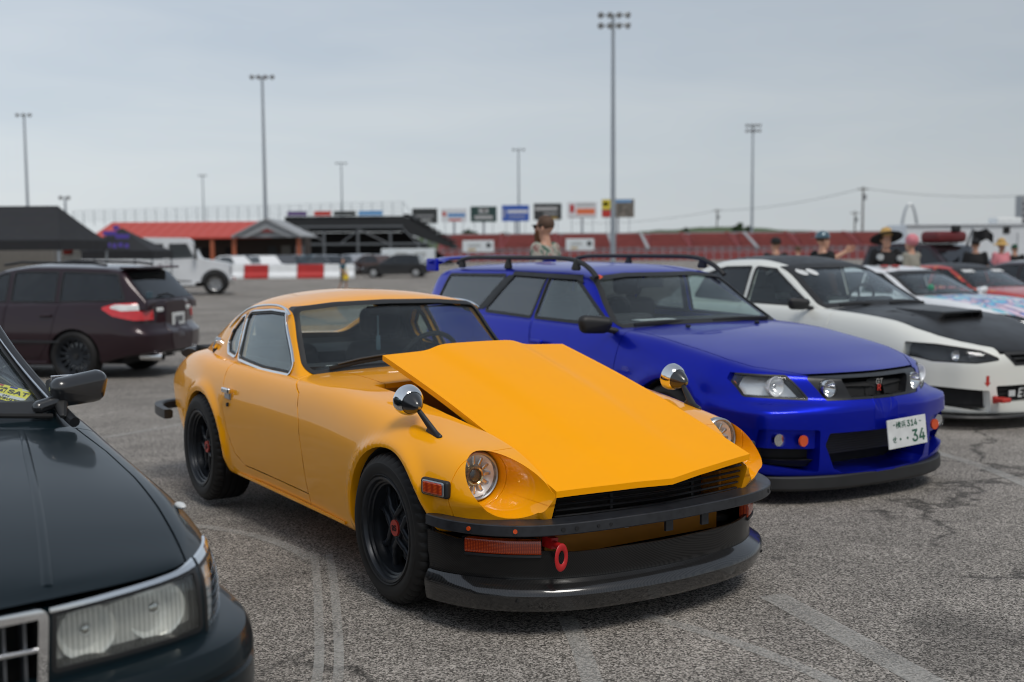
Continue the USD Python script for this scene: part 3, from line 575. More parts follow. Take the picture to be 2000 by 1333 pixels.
        mk = emit(car, 'side_marker', q(base, .0), 'plastic_black'); emit(mk, 'marker_lens', q(rbox(0, 0, 0, .112, .046, .022, .008, 12), .010), 'signal_amber'); emit(mk, 'marker_bezel', q(union(rbox(0, 0, 0, .128, .056, .022, .010, 12)) - rbox(0, 0, 0, .112, .046, .05, .008, 12), .008), 'steel')
        for e in (-1, 1): emit(mk, 'marker_screw', q(cyl((e * .060, 0, .0), (e * .060, 0, .024), .004, n=10), 0), 'chrome')
        # fender mirror: chrome dish with a black cone, on a raked stalk
        bx, by, bz = .165, s * .665, .700
        foot = Manifold.batch_hull([Manifold.sphere(.012, 12).translate(p) for p in ((bx + .05, by, bz - .010), (bx - .035, by, bz + .004))] + [Manifold.sphere(.009, 10).translate((bx - .02, by, bz + .02))])
        hd = np.array([.035, s * .69, .807]); stalk = Manifold.batch_hull([Manifold.sphere(.013, 12).translate((bx - .005, by, bz + .008)), Manifold.sphere(.010, 12).translate((bx + .02, by, bz + .004)), Manifold.sphere(.010, 12).translate(tuple(hd + [.045, -s * .004, -.022]))])
        Mr = emit(car, 'fender_mirror', tm(union(foot, stalk)), 'satin_black')
        ax = np.array([.93, s * .02, -.20]); ax /= np.linalg.norm(ax)
        cone = lathe_y([(.0005, .068), (.012, .066), (.022, .056), (.038, .028), (.046, .004), (.047, -.004), (.0005, -.004)], 48)
        dish = lathe_y([(.047, .006), (.056, -.004), (.061, -.022), (.0625, -.040), (.060, -.046), (.057, -.042), (.050, -.012), (.044, -.002)], 48)
        R = trimesh.geometry.align_vectors([0, 1, 0], ax)
        for nm, m, mt in (('mirror_cone', cone, 'black_paint'), ('mirror_dish', dish, 'chrome'), ('mirror_glass', lathe_y([(.0005, -.036), (.0575, -.037), (.0575, -.040), (.0005, -.040)], 40), 'mirror_silver'), ('mirror_screw', lathe_y([(.0005, .0725), (.006, .0715), (.006, .064), (.0005, .064)], 16), 'brass')):
            m = m.copy(); m.apply_transform(R); m.apply_translation(hd); emit(Mr, nm, m, mt, 40)
        # door handle and lock
        hdl = emit(car, 'door_handle', tm(rbox(-1.875, s * .793, .668, .105, .022, .030, .008)), 'chrome'); emit(hdl, 'handle_recess', tm(rbox(-1.88, s * .781, .640, .085, .012, .040, .006)), 'steel')
        emit(car, 'door_lock', tm(cyl((-1.875, s * .78, .592), (-1.875, s * .793, .592), .010, n=16)), 'plastic_black')
        bd = (lambda m: frame(m, (-2.56, s * .606, .866), (-s, -.16, 0), (0, -s * .35, .93)))
        eb = emit(car, 'pillar_emblem', bd(cyl((0, 0, -.012), (0, 0, .012), .036, n=32)), 'chrome'); emit(eb, 'emblem_disc', bd(cyl((0, 0, .01), (0, 0, .0135), .028, n=32)), 'black_paint')
        emit(car, 'tail_light', tm(rbox(-3.425, s * .50, .555, .05, .16, .10, .02)), 'tail_red')
        w = smooth_path([(-3.02, s * .765), (-3.25, s * .75), (-3.42, s * .70), (-3.50, s * .58), (-3.53, s * .35), (-3.54, 0)], 40)
        if s > 0: w = w[::-1]
        emit(car, 'rear_bumper', sweep(w, [(-.03, .375), (.010, .375), (.022, .385), (.022, .422), (.010, .432), (-.03, .432)]), 'satin_black', 25)
        emit(car, 'sill_panel', tm(box(-1.15, s * .752, .226, 1.35, .010, .012)), 'yellow_paint')
    sp = [(-3.20, -.46, .80), (-3.30, -.40, .80), (-3.33, 0, .815), (-3.30, .40, .80), (-3.20, .46, .80)]
    emit(car, 'tail_spoiler', tube(smooth_path([(-3.12, -.60, .765), (-3.32, -.46, .765), (-3.37, -.2, .775), (-3.38, 0, .78), (-3.37, .2, .775), (-3.32, .46, .765), (-3.12, .60, .765)], 50), .035, 12, flat=(1.3, .8)), 'satin_black')
    # wiper
    wp_ = emit(car, 'wiper', tube([(-1.045, .02, .868), (-1.10, -.12, .870), (-1.14, -.22, .868)], .006), 'steel')
    emit(wp_, 'wiper_blade', tube([(-1.135, -.20, .872), (-1.165, -.36, .850), (-1.185, -.50, .826)], .009, 8, flat=(.8, 1.3)), 'matte_black'); emit(wp_, 'wiper_bridge', tube([(-1.130, -.22, .884), (-1.155, -.35, .868), (-1.175, -.46, .846)], .006), 'plastic_black')
    # cabin
    emit(car, 'cabin_floor', tm(box(-2.0, 0, .235, 1.5, 1.2, .02)), 'dark_interior')
    emit(car, 'dashboard', tm(union(rbox(-1.40, 0, .74, .34, 1.16, .16, .05), rbox(-1.52, .33, .80, .14, .42, .09, .03))), 'dark_interior')
    seat(car, -2.0, .33, .13); seat(car, -2.0, -.33, .13); steering(car, (-1.68, .33, .77), .18, 68)
    emit(car, 'roll_bar', tube(smooth_path([(-2.30, -.52, .3), (-2.32, -.50, .9), (-2.34, -.40, 1.08), (-2.34, 0, 1.12), (-2.34, .40, 1.08), (-2.32, .50, .9), (-2.30, .52, .3)], 40), .02), 'matte_black')
    rm = emit(car, 'rear_view_mirror', tm(rbox(-1.63, .02, 1.075, .02, .20, .05, .008)), 'matte_black'); emit(rm, 'air_freshener', tm(union(box(-1.615, -.02, .97, .004, .010, .16), rbox(-1.615, -.02, .90, .008, .026, .08, .003))), 'teal_paint')
    emit(car, 'dash_sticker', tm(box(-1.25, -.38, .828, .004, .22, .012)), 'white_plastic')
    emit(car, 'rear_deck', tm(box(-2.80, 0, .79, .95, 1.0, .02)), 'dark_interior')
    for (x, y) in ((0, -.70), (-2.305, -.70), (0, .70), (-2.305, .70)):
        wheel(car, x, y, .302, .302, .206, (.205 if x == 0 else .225), 'four', cap='cap_red', spin=.15 if x == 0 else .5)
    for s in (1, -1):
        for xc, rr in ((0, .3435), (-2.305, .3365)): emit(car, 'wheel_well', tm((arch(xc, .285, rr, .425, .765, s) - arch(xc, .285, rr - .005, .432, .9, s)) ^ box(xc, 0, .70, 2, 2, 1.0)), 'matte_black')
    return car
yellow_coupe()
# ---------------------------------------------------------------- other cars
def auto(S):
    """a car from its spec: lofted tub and cabin, cut into panels, glazed, lit and put on wheels"""
    car = thing(S['name'], S['label'], 'car', S['at'][:3], S['at'][3], S.get('group'))
    q = S.get('q', 1.0); P = S['paint']
    T, G = curves(S['T'], S.get('sig', .03)), curves(S['G'], .025)
    x0, x1 = S['x']
    xs = np.unique(np.r_[stations(x0, x1, int(110 * q), .55), [x1 - .002]])
    B0 = Skin(tub_half(T), xs, seg=max(5, int(12 * q)), sm=2.6 * max(q, .6), keep=2, deform=S.get('deform'), cap=S.get('cap', .03), ncap=4)
    B = B0.at()
    g0, g1 = S['gx']
    gs = Skin(gh_half(G), np.unique(np.r_[stations(g0, g1, int(70 * q), .4)]), seg=max(5, int(12 * q)), sm=2.4 * max(q, .6), keep=2, deform=S.get('gdeform'))
    W = S['wheels']
    for (wx, wy, wr, rr, ww, ar) in W:
        for s in (1, -1): B -= arch(wx, S['wz'], ar, wy - ww / 2 - .09, 1.2, s, int(48 * max(q, .6)))
    cav = rpoly([(x, y) for x, y in S['cavity']] + [(x, -y) for x, y in S['cavity'][::-1]], .05)
    B -= top_prism(cav, .20, 1.6)
    B -= M(box(0, 0, -1, .1, .1, .1))
    for f in S.get('cut', []): B -= f
    parts = []
    for s in (1, -1):
        for d in S.get('doors', []):
            d = Polygon(d); parts.append(('door', B ^ side_prism(d.buffer(-.003), S['W'] - .16, 1.2, s), P)); B -= side_prism(d.buffer(.003), S['W'] - .16, 1.2, s)
    if 'hood' in S:
        h = S['hood']; hp = Polygon([(x, y) for x, y in h] + [(x, -y) for x, y in h[::-1]]); zl = S.get('hood_low', .62)
        bonnet = B ^ top_prism(hp.buffer(-.003), zl, 1.5); B -= top_prism(hp.buffer(.003), zl - .02, 1.5); hm = S.get('hoodpaint', P)
        for f in S.get('hoodcut', []): bonnet -= f
        parts.append(('hood', bonnet, hm))
    for nm, region, m in S.get('panels', []):
        parts.append((nm, B ^ region, m)); B -= region
    emit(car, 'body', B, P)
    for n, m, pt in parts: emit(car, n, m, pt)
    shell = gs.at() - gs.at(-.035); shell -= top_prism(cav, .5, S['sillz'])
    outer, inner = gs.at(-.004), gs.at(-.009); glass = outer - inner
    wsp = Polygon(S['ws']).buffer(-.03, quad_segs=5).buffer(.03, quad_segs=5); wx0, wx1 = S['wsx']; shell -= front_prism(wsp, wx0, wx1)
    if 'rear' in S:
        rp = rpoly(S['rear'], .03); rx0, rx1 = S['rearx']; shell -= front_prism(rp, rx0, rx1)
    for s in (1, -1):
        for n, w, m in S['win']: shell -= side_prism(rpoly(w, .02), .25, 1.2, s)
    if 'roofpaint' in S:
        rr = M(box(0, 0, S['roofz'] - .14 + 1, 9, 2 * S['roofw'], 2)); emit(car, 'roof_panel', shell ^ rr, S['roofpaint']); shell -= rr
    emit(car, 'roof_shell', shell, S.get('shellpaint', P))
    p = emit(car, 'windshield', glass ^ front_prism(wsp.buffer(-.004), wx0, wx1), S.get('wsglass', 'glass'))
    emit(p, 'windshield_seal', (gs.at(.003) - gs.at(-.015)) ^ (front_prism(wsp.buffer(.008), wx0, wx1) - front_prism(wsp.buffer(-S.get('band', .035)), wx0 - .1, wx1 + .1)), 'plastic_black')
    if 'rear' in S: emit(car, 'rear_window', glass ^ front_prism(rp.buffer(-.004), rx0, rx1), 'tint_glass')
    for s in (1, -1):
        for n, w, m in S['win']:
            w = rpoly(w, .02); p = emit(car, n, glass ^ side_prism(w.buffer(-.003), .25, 1.2, s), m)
            emit(p, 'window_seal', (gs.at(.003) - gs.at(-.013)) ^ (side_prism(w.buffer(.013), .25, 1.2, s) - side_prism(w.buffer(-.008), .2, 1.3, s)), S.get('seal', 'plastic_black'))
    ln = gs.at(-.037) - gs.at(-.045); ln = ln - front_prism(wsp, wx0, wx1) - top_prism(cav, .5, S['sillz'])
    if 'rear' in S: ln -= front_prism(rp, rx0, rx1)
    for s in (1, -1):
        for n, w, m in S['win']: ln -= side_prism(rpoly(w, .02), .25, 1.2, s)
    emit(car, 'headlining', ln, S.get('seatmat', 'dark_interior')); emit(car, 'cabin_lining', tm(top_prism(cav.buffer(-.002), .23, S['sillz'] - .03) - top_prism(cav.buffer(-.012), .2, 1.5)), S.get('seatmat', 'dark_interior'))
    r = S.get('res', .6)
    for (wx, wy, wr, rr, ww, ar) in W:
        for s in (1, -1):
            wheel(car, wx, s * wy, S['wz'] - .0, wr, rr, ww, 'multi', S.get('rim', 'rim_black'), spokes=S.get('spokes', 10), res=r, spin=.2)
            emit(car, 'wheel_well', tm((arch(wx, S['wz'], ar - .002, wy - ww / 2 - .085, S['W'] - .04, s, 36) - arch(wx, S['wz'], ar - .008, wy - ww / 2 - .075, 1.3, s, 36)) ^ box(wx, 0, S['wz'] + .5, 2, 2, 1.1)), 'matte_black')
    c = np.array(S['cavity']); xa, xb = c[:, 0].min(), c[:, 0].max(); fl = S.get('floor', .22)
    emit(car, 'cabin_floor', tm(box((xa + xb) / 2, 0, fl, xb - xa, 1.3, .02)), 'dark_interior')
    emit(car, 'dashboard', tm(union(rbox(xb - .18, 0, S['sillz'] - .08, .42, 1.3, .18, .06), rbox(xb - .32, S.get('drv', 1) * .36, S['sillz'] - .0, .16, .40, .10, .04))), 'dark_interior')
    if S.get('seats', True):
        for sy in (1, -1): seat(car, xb - .95, sy * .36, S['sillz'] - .62, S.get('seatmat', 'dark_interior'))
        emit(car, 'rear_bench', tm(union(rbox(xb - 1.75, 0, S['sillz'] - .38, .45, 1.15, .16, .05), rbox(xb - 2.0, 0, S['sillz'] - .14, .14, 1.15, .56, .06))), S.get('seatmat', 'dark_interior'))
        steering(car, (xb - .52, S.get('drv', 1) * .36, S['sillz'] + .0), .185, 65)
        emit(car, 'rear_view_mirror', tm(rbox(xb - S.get('rvm', .55), 0, S['roofz'] - .13, .03, .22, .07, .012)), 'grey_cloth')
    car_skins[car] = (B0, gs, S)
    return car
car_skins = {}
def lamp(car, poly, xr, s, depth=.07, bowls=(), lens='clear_lens', back='mirror_silver', rim='plastic_black', name='headlight', amber=None):
    """a lamp let into the nose: dark housing, bright bowl(s), clear cover following the body"""
    B0 = car_skins[car][0]; pl = rpoly(poly, .012)
    if s < 0: pl = Polygon([(-y, z) for y, z in pl.exterior.coords])
    pr = front_prism(pl.buffer(-.002), *xr)
    h = emit(car, name, (B0.at(-depth) - B0.at(-depth - .01)) ^ pr, back)
    emit(h, 'lamp_rim', (B0.at(.001) - B0.at(-depth - .012)) ^ (front_prism(pl.buffer(.001), *xr) - front_prism(pl.buffer(-.009), xr[0] - .1, xr[1] + .1)), rim)
    for (bx, by, bz, br, m) in bowls:
        t = lathe_y([(br, .0)] + [(br * math.sqrt(u), -br * .9 * (1 - u)) for u in np.linspace(.95, .06, 8)] + [(.004, -br), (br * .7, -br), (br + .006, -.004), (br + .006, .002)], 40); t.apply_transform(trimesh.transformations.rotation_matrix(-PI / 2, (0, 0, 1))); t.apply_translation((bx, s * by, bz))
        emit(h, 'reflector_bowl', t, m, 50); emit(h, 'bulb', tm(Manifold.sphere(br * .30, 16).translate((bx - br * .45, s * by, bz))), 'chrome', 60)
    if amber: emit(h, 'amber_segment', (B0.at(-.02) - B0.at(-.03)) ^ pr ^ M(box(0, 0, 0, 1, 1, 1).scale((2, amber[1] - amber[0], 3)).translate((0, s * (amber[0] + amber[1]) / 2, 0))), 'amber')
    emit(h, 'lens', (B0.at(-.002) - B0.at(-.006)) ^ pr, lens)
    return h
def nose_cut(poly, xr, s=0):
    m = front_prism(rpoly(poly, .015), *xr)
    return m
def door_mirror(car, x, y, z, s, m, sc=1.0, fold=0.0):
    b = Manifold.batch_hull([Manifold.sphere(.045 * sc, 14).scale((1, 1, .9)).translate(p) for p in ((x + .02, s * (y + .02), z), (x - .02, s * (y + .16 * sc), z + .012), (x - .02, s * (y + .15 * sc), z - .025), (x, s * (y + .03), z - .03))])
    b = b - box(x - .12, s * (y + .09), z, .14, .5, .3)
    p = emit(car, 'door_mirror', tm(b), m); emit(p, 'mirror_arm', tm(Manifold.batch_hull([Manifold.sphere(.022, 10).translate((x + .03, s * (y - .05), z - .055)), Manifold.sphere(.020, 10).translate((x, s * (y + .06), z - .03))])), m)
    emit(p, 'mirror_glass', tm(rbox(x - .048, s * (y + .09 * sc), z - .005, .006, .17 * sc, .09 * sc, .0025, 8)), 'mirror_silver')
    return p

def blue_wagon():
    xm = .907
    def df(V):
        V = V.copy(); r = np.clip((V[:, 0] - .1) / .45, 0, 1); lowr = 1 / (1 + np.exp((V[:, 2] - .533) / .007))
        V[:, 0] += r * lowr * np.clip(V[:, 0] / .6, 0, 1) * (.025 + .095 * np.clip(np.abs(V[:, 1]) / .65, 0, 1.1) ** 2) - .10 * r * np.clip(V[:, 2] - .54, 0, .2) * np.clip((V[:, 0] - .5) / .3, 0, 1); V[:, 1] += np.sign(V[:, 1]) * .012 * r * lowr * np.clip(np.abs(V[:, 1]) / .5, 0, 1)
        for xc in (0, -2.62):
            rr = np.hypot(V[:, 0] - xc, V[:, 2] - .285); V[:, 1] += np.sign(V[:, 1]) * .016 * np.exp(-((rr - .375) / .03) ** 2) * np.clip((V[:, 2] - .2) / .1, 0, 1) * np.clip((np.abs(V[:, 1]) - .65) / .1, 0, 1)
        return V
    gpoly = [(-.462, .682), (.462, .682), (.375, .548), (-.375, .548)]
    hl = [(.772, .700), (.545, .691), (.455, .552), (.748, .572)]
    big = [(-.40, .375), (.40, .375), (.425, .31), (.37, .175), (.31, .147), (-.31, .147), (-.37, .175), (-.425, .31)]
    sm = [(.455, .395), (.765, .41), (.775, .215), (.455, .155)]
    cuts = [nose_cut(gpoly, (.70, 1.3)), nose_cut(big, (.60, 1.3))]
    for s in (1, -1):
        f = lambda pl: [(s * y, z) for y, z in pl]
        cuts += [nose_cut(f(sm), (.60, 1.3)), M(Polygon_prism(f(hl), .45, 1.3))]
    S = dict(name='station_wagon', label='metallic blue station wagon with roof rails, clear headlamps and a front licence plate reading 34', at=(1.638, 7.314, 0, -1.023), paint='blue_paint', x=(-3.5, xm), q=1.0, W=.85, wz=.285, cap=.003, sig=.012, deform=df,
        T={'zb': [(-3.5, .30), (-3.2, .2), (-2.9, .15), (.4, .14), (.7, .130), (xm, .130)], 'W': [(-3.5, .62), (-3.42, .72), (-3.2, .80), (-2.6, .845), (-1.5, .85), (-.5, .85), (0, .858), (.3, .848), (.45, .815), (.58, .752), (.65, .675), (.73, .565), (.79, .465), (.84, .37), (.875, .275), (.897, .175), (xm, .10)],
           'zm': .46, 'zsh': [(-3.5, .89), (-2.2, .905), (-1.5, .895), (-1.0, .883), (-.6, .875), (-.3, .856), (0, .815), (.3, .768), (.53, .718), (.7, .69), (xm, .655)],
           'wsh': [(-3.5, .5), (-3.2, .70), (-2.5, .745), (-.5, .74), (0, .735), (.3, .725), (.45, .70), (.58, .655), (.65, .60), (.73, .505), (.79, .41), (.84, .32), (.875, .23), (.897, .13), (xm, .07)], 'wd': .80, 'kd': .45,
           'zc': [(-3.5, .9), (-.66, .90), (-.3, .885), (0, .855), (.3, .805), (.6, .742), (.80, .70), (xm, .665)], 'ws': [(-3.5, .54), (-2.6, .78), (.3, .785), (.45, .76), (.58, .70), (.65, .63), (.73, .53), (.79, .43), (.875, .25), (xm, .08)]},
        gx=(-3.5, -.52), G={'z0': .80, 'wb': [(-3.5, .70), (-3.0, .765), (-1.5, .775), (-.64, .752), (-.52, .74)], 'we': [(-3.5, .60), (-3.3, .595), (-3, .60), (-1.6, .60), (-1.19, .565), (-.9, .645), (-.64, .715), (-.52, .73)],
           'ze': [(-3.5, .92), (-3.42, 1.07), (-3.3, 1.205), (-3.0, 1.235), (-2.2, 1.243), (-1.5, 1.235), (-1.19, 1.205), (-.9, 1.02), (-.64, .865), (-.52, .81)], 'zt': [(-3.5, .95), (-3.42, 1.12), (-3.3, 1.245), (-3.0, 1.275), (-2.2, 1.295), (-1.5, 1.283), (-1.21, 1.248), (-.9, 1.06), (-.62, .885), (-.52, .835)]},
        gdeform=lambda V: np.c_[V[:, 0] + .06 * np.clip((V[:, 0] + 1.3) / .3, 0, 1) * (1 - np.clip(np.abs(V[:, 1]) / .7, 0, 1) ** 2), V[:, 1:]],
        wheels=[(0, .745, .305, .22, .21, .345), (-2.62, .745, .305, .22, .21, .345)], cavity=[(-.72, .62), (-3.2, .66)], sillz=.90,
        ws=[(-.70, .885), (-.555, 1.20), (-.3, 1.222), (.3, 1.222), (.555, 1.20), (.70, .885), (.35, .905), (-.35, .905)], wsx=(-1.33, -.3), rear=[(-.58, .95), (-.52, 1.19), (.52, 1.19), (.58, .95)], rearx=(-3.6, -3.28),
        win=[('side_window', [(-.745, .897), (-1.62, .912), (-1.575, 1.198), (-1.285, 1.19), (-.80, .925)], 'front_film_glass'), ('side_window', [(-1.675, .912), (-2.36, .928), (-2.06, 1.203), (-1.615, 1.20)], 'film_glass'), ('quarter_window', [(-2.46, .935), (-3.2, .955), (-3.08, 1.19), (-2.16, 1.20)], 'film_glass')],
        doors=[[(-.525, .90), (-.545, .62), (-.54, .25), (-1.52, .25), (-1.56, .74), (-1.63, .91)], [(-1.575, .74), (-1.54, .25), (-2.15, .25), (-2.33, .55), (-2.45, .93), (-1.645, .91)]],
        hood=[(-.62, .70), (0, .70), (.35, .685), (.52, .63), (.66, .51), (.75, .43), (1.2, .43)], hood_low=.693, roofz=1.28, band=.018, drv=-1, cut=cuts, rim='rim_black', rvm=.50, res=.7)
    car = auto(S); B0, gs, _ = car_skins[car]
    for s in (1, -1):
        lamp(car, hl, (.48, 1.3), s, .062, bowls=[(.668, .595, .628, .052, 'bright_reflector')], back='bright_reflector', amber=(.735, .83))
        emit(car, 'bumper_indicator', disc_x(.83, s * .545, .338, .031), 'marker_orange', 40)
        emit(car, 'fog_lamp_lens', disc_x(.775, s * .665, .345, .033, .01), 'clear_lens', 40)
        emit(car, 'fog_lamp_bowl', disc_x(.755, s * .665, .345, .034, .02), 'mirror_silver', 40)
        em = [(s * .455, .395), (s * .765, .41), (s * .775, .30), (s * .455, .285)]
        emit(car, 'lamp_shelf', (B0.at(-.035) - B0.at(-.06)) ^ front_prism(rpoly(em, .01), .55, 1.2), 'blue_paint')
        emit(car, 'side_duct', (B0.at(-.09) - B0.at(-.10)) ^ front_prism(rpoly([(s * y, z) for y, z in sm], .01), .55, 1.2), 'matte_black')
        p = emit(car, 'grille_lamp', disc_x(.79, s * .352, .615, .047), 'mirror_silver', 40); emit(p, 'grille_lamp_bowl', lathe_x((.835, s * .352, .615), [(.046, 0)] + [(.046 * math.sqrt(u), -.045 * (1 - u)) for u in np.linspace(.9, .06, 7)] + [(.003, -.05), (.046, -.05), (.05, .0)]), 'chrome', 50); emit(p, 'grille_lamp_lens', disc_x(.840, s * .352, .615, .047, .006), 'clear_lens', 40)
        rail = smooth_path([(-3.05, s * .575, 1.285), (-2.95, s * .578, 1.318), (-2.75, s * .58, 1.332), (-1.6, s * .575, 1.334), (-1.42, s * .572, 1.328), (-1.22, s * .567, 1.285), (-1.08, s * .575, 1.20)], 50, .05)
        R = emit(car, 'roof_rail', tube(rail, .021, 10, flat=(1.0, .8)), 'plastic_black')
        for fx in (-2.98, -2.25, -1.33): emit(R, 'rail_foot', tm(Manifold.batch_hull([Manifold.sphere(.014, 8).translate((fx + d, s * .577, z)) for d, z in ((-.035, 1.26), (.04, 1.26), (.0, 1.318), (.02, 1.318))])), 'plastic_black')
        emit(car, 'rain_visor', (gs.at(.012) - gs.at(.004)) ^ side_prism([(-1.19, 1.165), (-1.27, 1.185), (-2.08, 1.203), (-2.08, 1.232), (-1.26, 1.218)], .3, 1.2, s), 'plastic_black')
        emit(car, 'pillar_strip', (gs.at(.004) - gs.at(-.004)) ^ side_prism([(-2.375, .935), (-2.45, .935), (-2.15, 1.203), (-2.07, 1.203)], .3, 1.2, s), 'plastic_black')
        if s < 0: door_mirror(car, -.66, .80, .925, s, 'plastic_black', 1.0)
        emit(car, 'door_handle', tm(rbox(-1.42, s * .853, .752, .15, .03, .035, .012)), 'blue_paint')
        emit(car, 'side_repeater', tm(rbox(-.395, s * .852, .652, .06, .02, .03, .008)), 'clear_lens')
        wg = emit(car, 'hood_pin', tm(Manifold.cylinder(.010, .019, .015, 20).translate((.34, s * .60, .745))), 'brass')
    emit(car, 'grille', (B0.at(-.055) - B0.at(-.068)) ^ front_prism(rpoly(gpoly, .015), .6, 1.3), 'matte_black')
    emit(car, 'grille_frame', (B0.at(-.004) - B0.at(-.05)) ^ (front_prism(rpoly(gpoly, .015).buffer(-.001), .6, 1.3) - front_prism(rpoly([(-.275, .668), (.275, .668), (.225, .562), (-.225, .562)], .012), .5, 1.4) - front_prism(Polygon([(.352 + .05 * math.cos(a), .615 + .05 * math.sin(a)) for a in np.linspace(0, 2 * PI, 30)[:-1]]), .5, 1.4) - front_prism(Polygon([(-.352 + .05 * math.cos(a), .615 + .05 * math.sin(a)) for a in np.linspace(0, 2 * PI, 30)[:-1]]), .5, 1.4)), 'satin_black')
    bd = [text('GT', .030, .004), text('R', .036, .004)]; bd[1].apply_translation((.012, -.038, 0))
    e = emit(car, 'grille_badge', frame(bd[0], (.880, -.035, .625), (0, 1, 0), (0, 0, 1)), 'chrome'); emit(e, 'badge_letter', frame(bd[1], (.880, -.035, .625), (0, 1, 0), (0, 0, 1)), 'cap_red')
    ic = emit(car, 'intercooler', tm(box(.72, 0, .30, .06, .78, .15)), 'plastic_black')
    for k in range(11): emit(ic, 'cooler_fin', tm(box(.752, 0, .235 + .0135 * k, .006, .72, .004)), 'grey_cloth')
    for s in (1, -1): emit(ic, 'end_tank', tm(rbox(.735, s * .375, .30, .07, .05, .16, .015)), 'alloy')
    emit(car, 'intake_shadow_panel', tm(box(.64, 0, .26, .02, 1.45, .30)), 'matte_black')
    lp = [(0, .93), (.3, .915), (.5, .865), (.65, .785), (.74, .70), (.80, .58), (.83, .45), (.845, .38)]
    lpp = smooth_path([(x, -y) for y, x in lp[::-1]] + [(x, y) for y, x in lp[1:]], 101, .03)
    emit(car, 'front_lip', sweep(lpp, [(-.05, .06), (.0, .06), (.012, .075), (.008, .132), (.0, .139), (-.05, .139)]), 'plastic_black', 30)
    # licence plate on a tilted bracket, off centre
    O = np.array([.988, .112, .352]); ex = np.array([-.02, 1, .035]); ez = np.array([-.10, -.03, 1.0])
    pf = lambda m, dx, dy, dz: frame((m if not isinstance(m, Manifold) else tm(m)).copy().apply_translation((dx, dy, dz)), O, ex, ez)
    pl = emit(car, 'licence_plate', pf(rbox(0, 0, 0, .33, .165, .008, .003, 8), 0, 0, 0), 'white_plastic')
    strokes = {'yoko': [(0, .62, 1, .62, 1), (.0, .62, .35, .62), (.17, 1, .17, 0), (.17, .6, .02, .3), (.17, .6, .33, .4), (.45, .88, .98, .88), (.58, 1, .58, .74), (.84, 1, .84, .74), (.42, .72, 1, .72), (.50, .60, .92, .60), (.50, .60, .50, .24), (.92, .60, .92, .24), (.50, .42, .92, .42), (.50, .24, .92, .24), (.71, .72, .71, .24), (.58, .2, .45, 0), (.84, .2, .97, 0)],
               'hama': [(.05, .95, .2, .82), (.0, .65, .16, .52), (.04, .05, .22, .4), (.42, .95, .92, 1), (.42, .95, .42, .4), (.42, .70, .92, .70), (.76, .7, .76, .38), (.30, .36, 1, .36), (.50, .28, .36, .02), (.80, .28, .96, .02)],
               'se': [(.0, .55, 1, .68), (.68, 1, .68, .35), (.68, .35, .55, .28), (.25, .9, .25, .15), (.25, .15, .4, .02), (.4, .02, .85, .02)]}
    def glyph(k, w, h, t):
        ms = []
        for st in strokes[k]:
            a, b = np.array(st[:2]) * [w, h], np.array(st[2:4]) * [w, h]; ms.append(Manifold.batch_hull([Manifold.cylinder(.0015, t, t, 6).translate((*p, 0)) for p in (a, b)]))
        return cat(*ms)
    z = .0042; pr = [(text('-', .03, .0015), -.125, .038), (glyph('yoko', .038, .036, .0018), -.095, .030), (glyph('hama', .036, .036, .0018), -.050, .030), (text('314', .034, .0015), -.004, .031), (text('-', .03, .0015), .098, .038), (glyph('se', .030, .032, .0022), -.130, -.048)]
    for m, dx, dy in pr: emit(pl, 'plate_lettering', pf(m, dx, dy, z), 'plate_green')
    for dx in (-.065, -.005): emit(pl, 'plate_dot', pf(Manifold.cylinder(.0015, .007, .007, 12), dx, -.034, z), 'plate_green')
    emit(pl, 'plate_number', pf(text('34', .066, .0015), .030, -.060, z), 'plate_green')
    emit(car, 'plate_bracket', tm(box(.945, .11, .36, .07, .05, .02)), 'satin_black')
    # rear wing, inspection sticker, dash paper, wipers
    emit(car, 'roof_wing', cat(tube(smooth_path([(-3.40, -.60, 1.285), (-3.50, -.45, 1.315), (-3.53, 0, 1.325), (-3.50, .45, 1.315), (-3.40, .60, 1.285)], 30), .028, 10, flat=(2.6, .6)), tm(rbox(-3.46, -.60, 1.265, .19, .03, .11, .012)), tm(rbox(-3.46, .60, 1.265, .19, .03, .11, .012))), 'blue_paint')
    emit(car, 'inspection_sticker', frame(Manifold.cylinder(.002, .026, .026, 20).scale((1.3, .8, 1)), (-1.13, -.525, 1.205), (0, 1, 0), (-.75, 0, .66)), 'marker_orange')
    emit(car, 'dash_paper', tm(box(-.80, -.30, .918, .10, .30, .004).rotate((0, 0, 0))), 'white_plastic')
    for y0, y1 in ((.05, .58), (-.62, -.08)): emit(car, 'wiper', tube([(-.60, y0, .905), (-.61, (y0 + y1) / 2, .912), (-.63, y1, .905)], .010, 8, flat=(.8, 1.3)), 'matte_black')
    for y in (-.32, .28): emit(car, 'washer_jet', tm(rbox(-.42, y, .896, .03, .025, .018, .006)), 'plastic_black')
    return car
def Polygon_prism(poly, x0, x1): return front_prism(rpoly(poly, .012), x0, x1)
def disc_x(x, y, z, r, t=.012): return tm(cyl((x - t / 2, y, z), (x + t / 2, y, z), r, n=36))
def lathe_x(c, prof, n=36):
    t = lathe_y(prof, n); t.apply_transform(trimesh.transformations.rotation_matrix(-PI / 2, (0, 0, 1))); t.apply_translation(c); return t
plain('plate_green', (.02, .10, .06), .5)
blue_wagon()
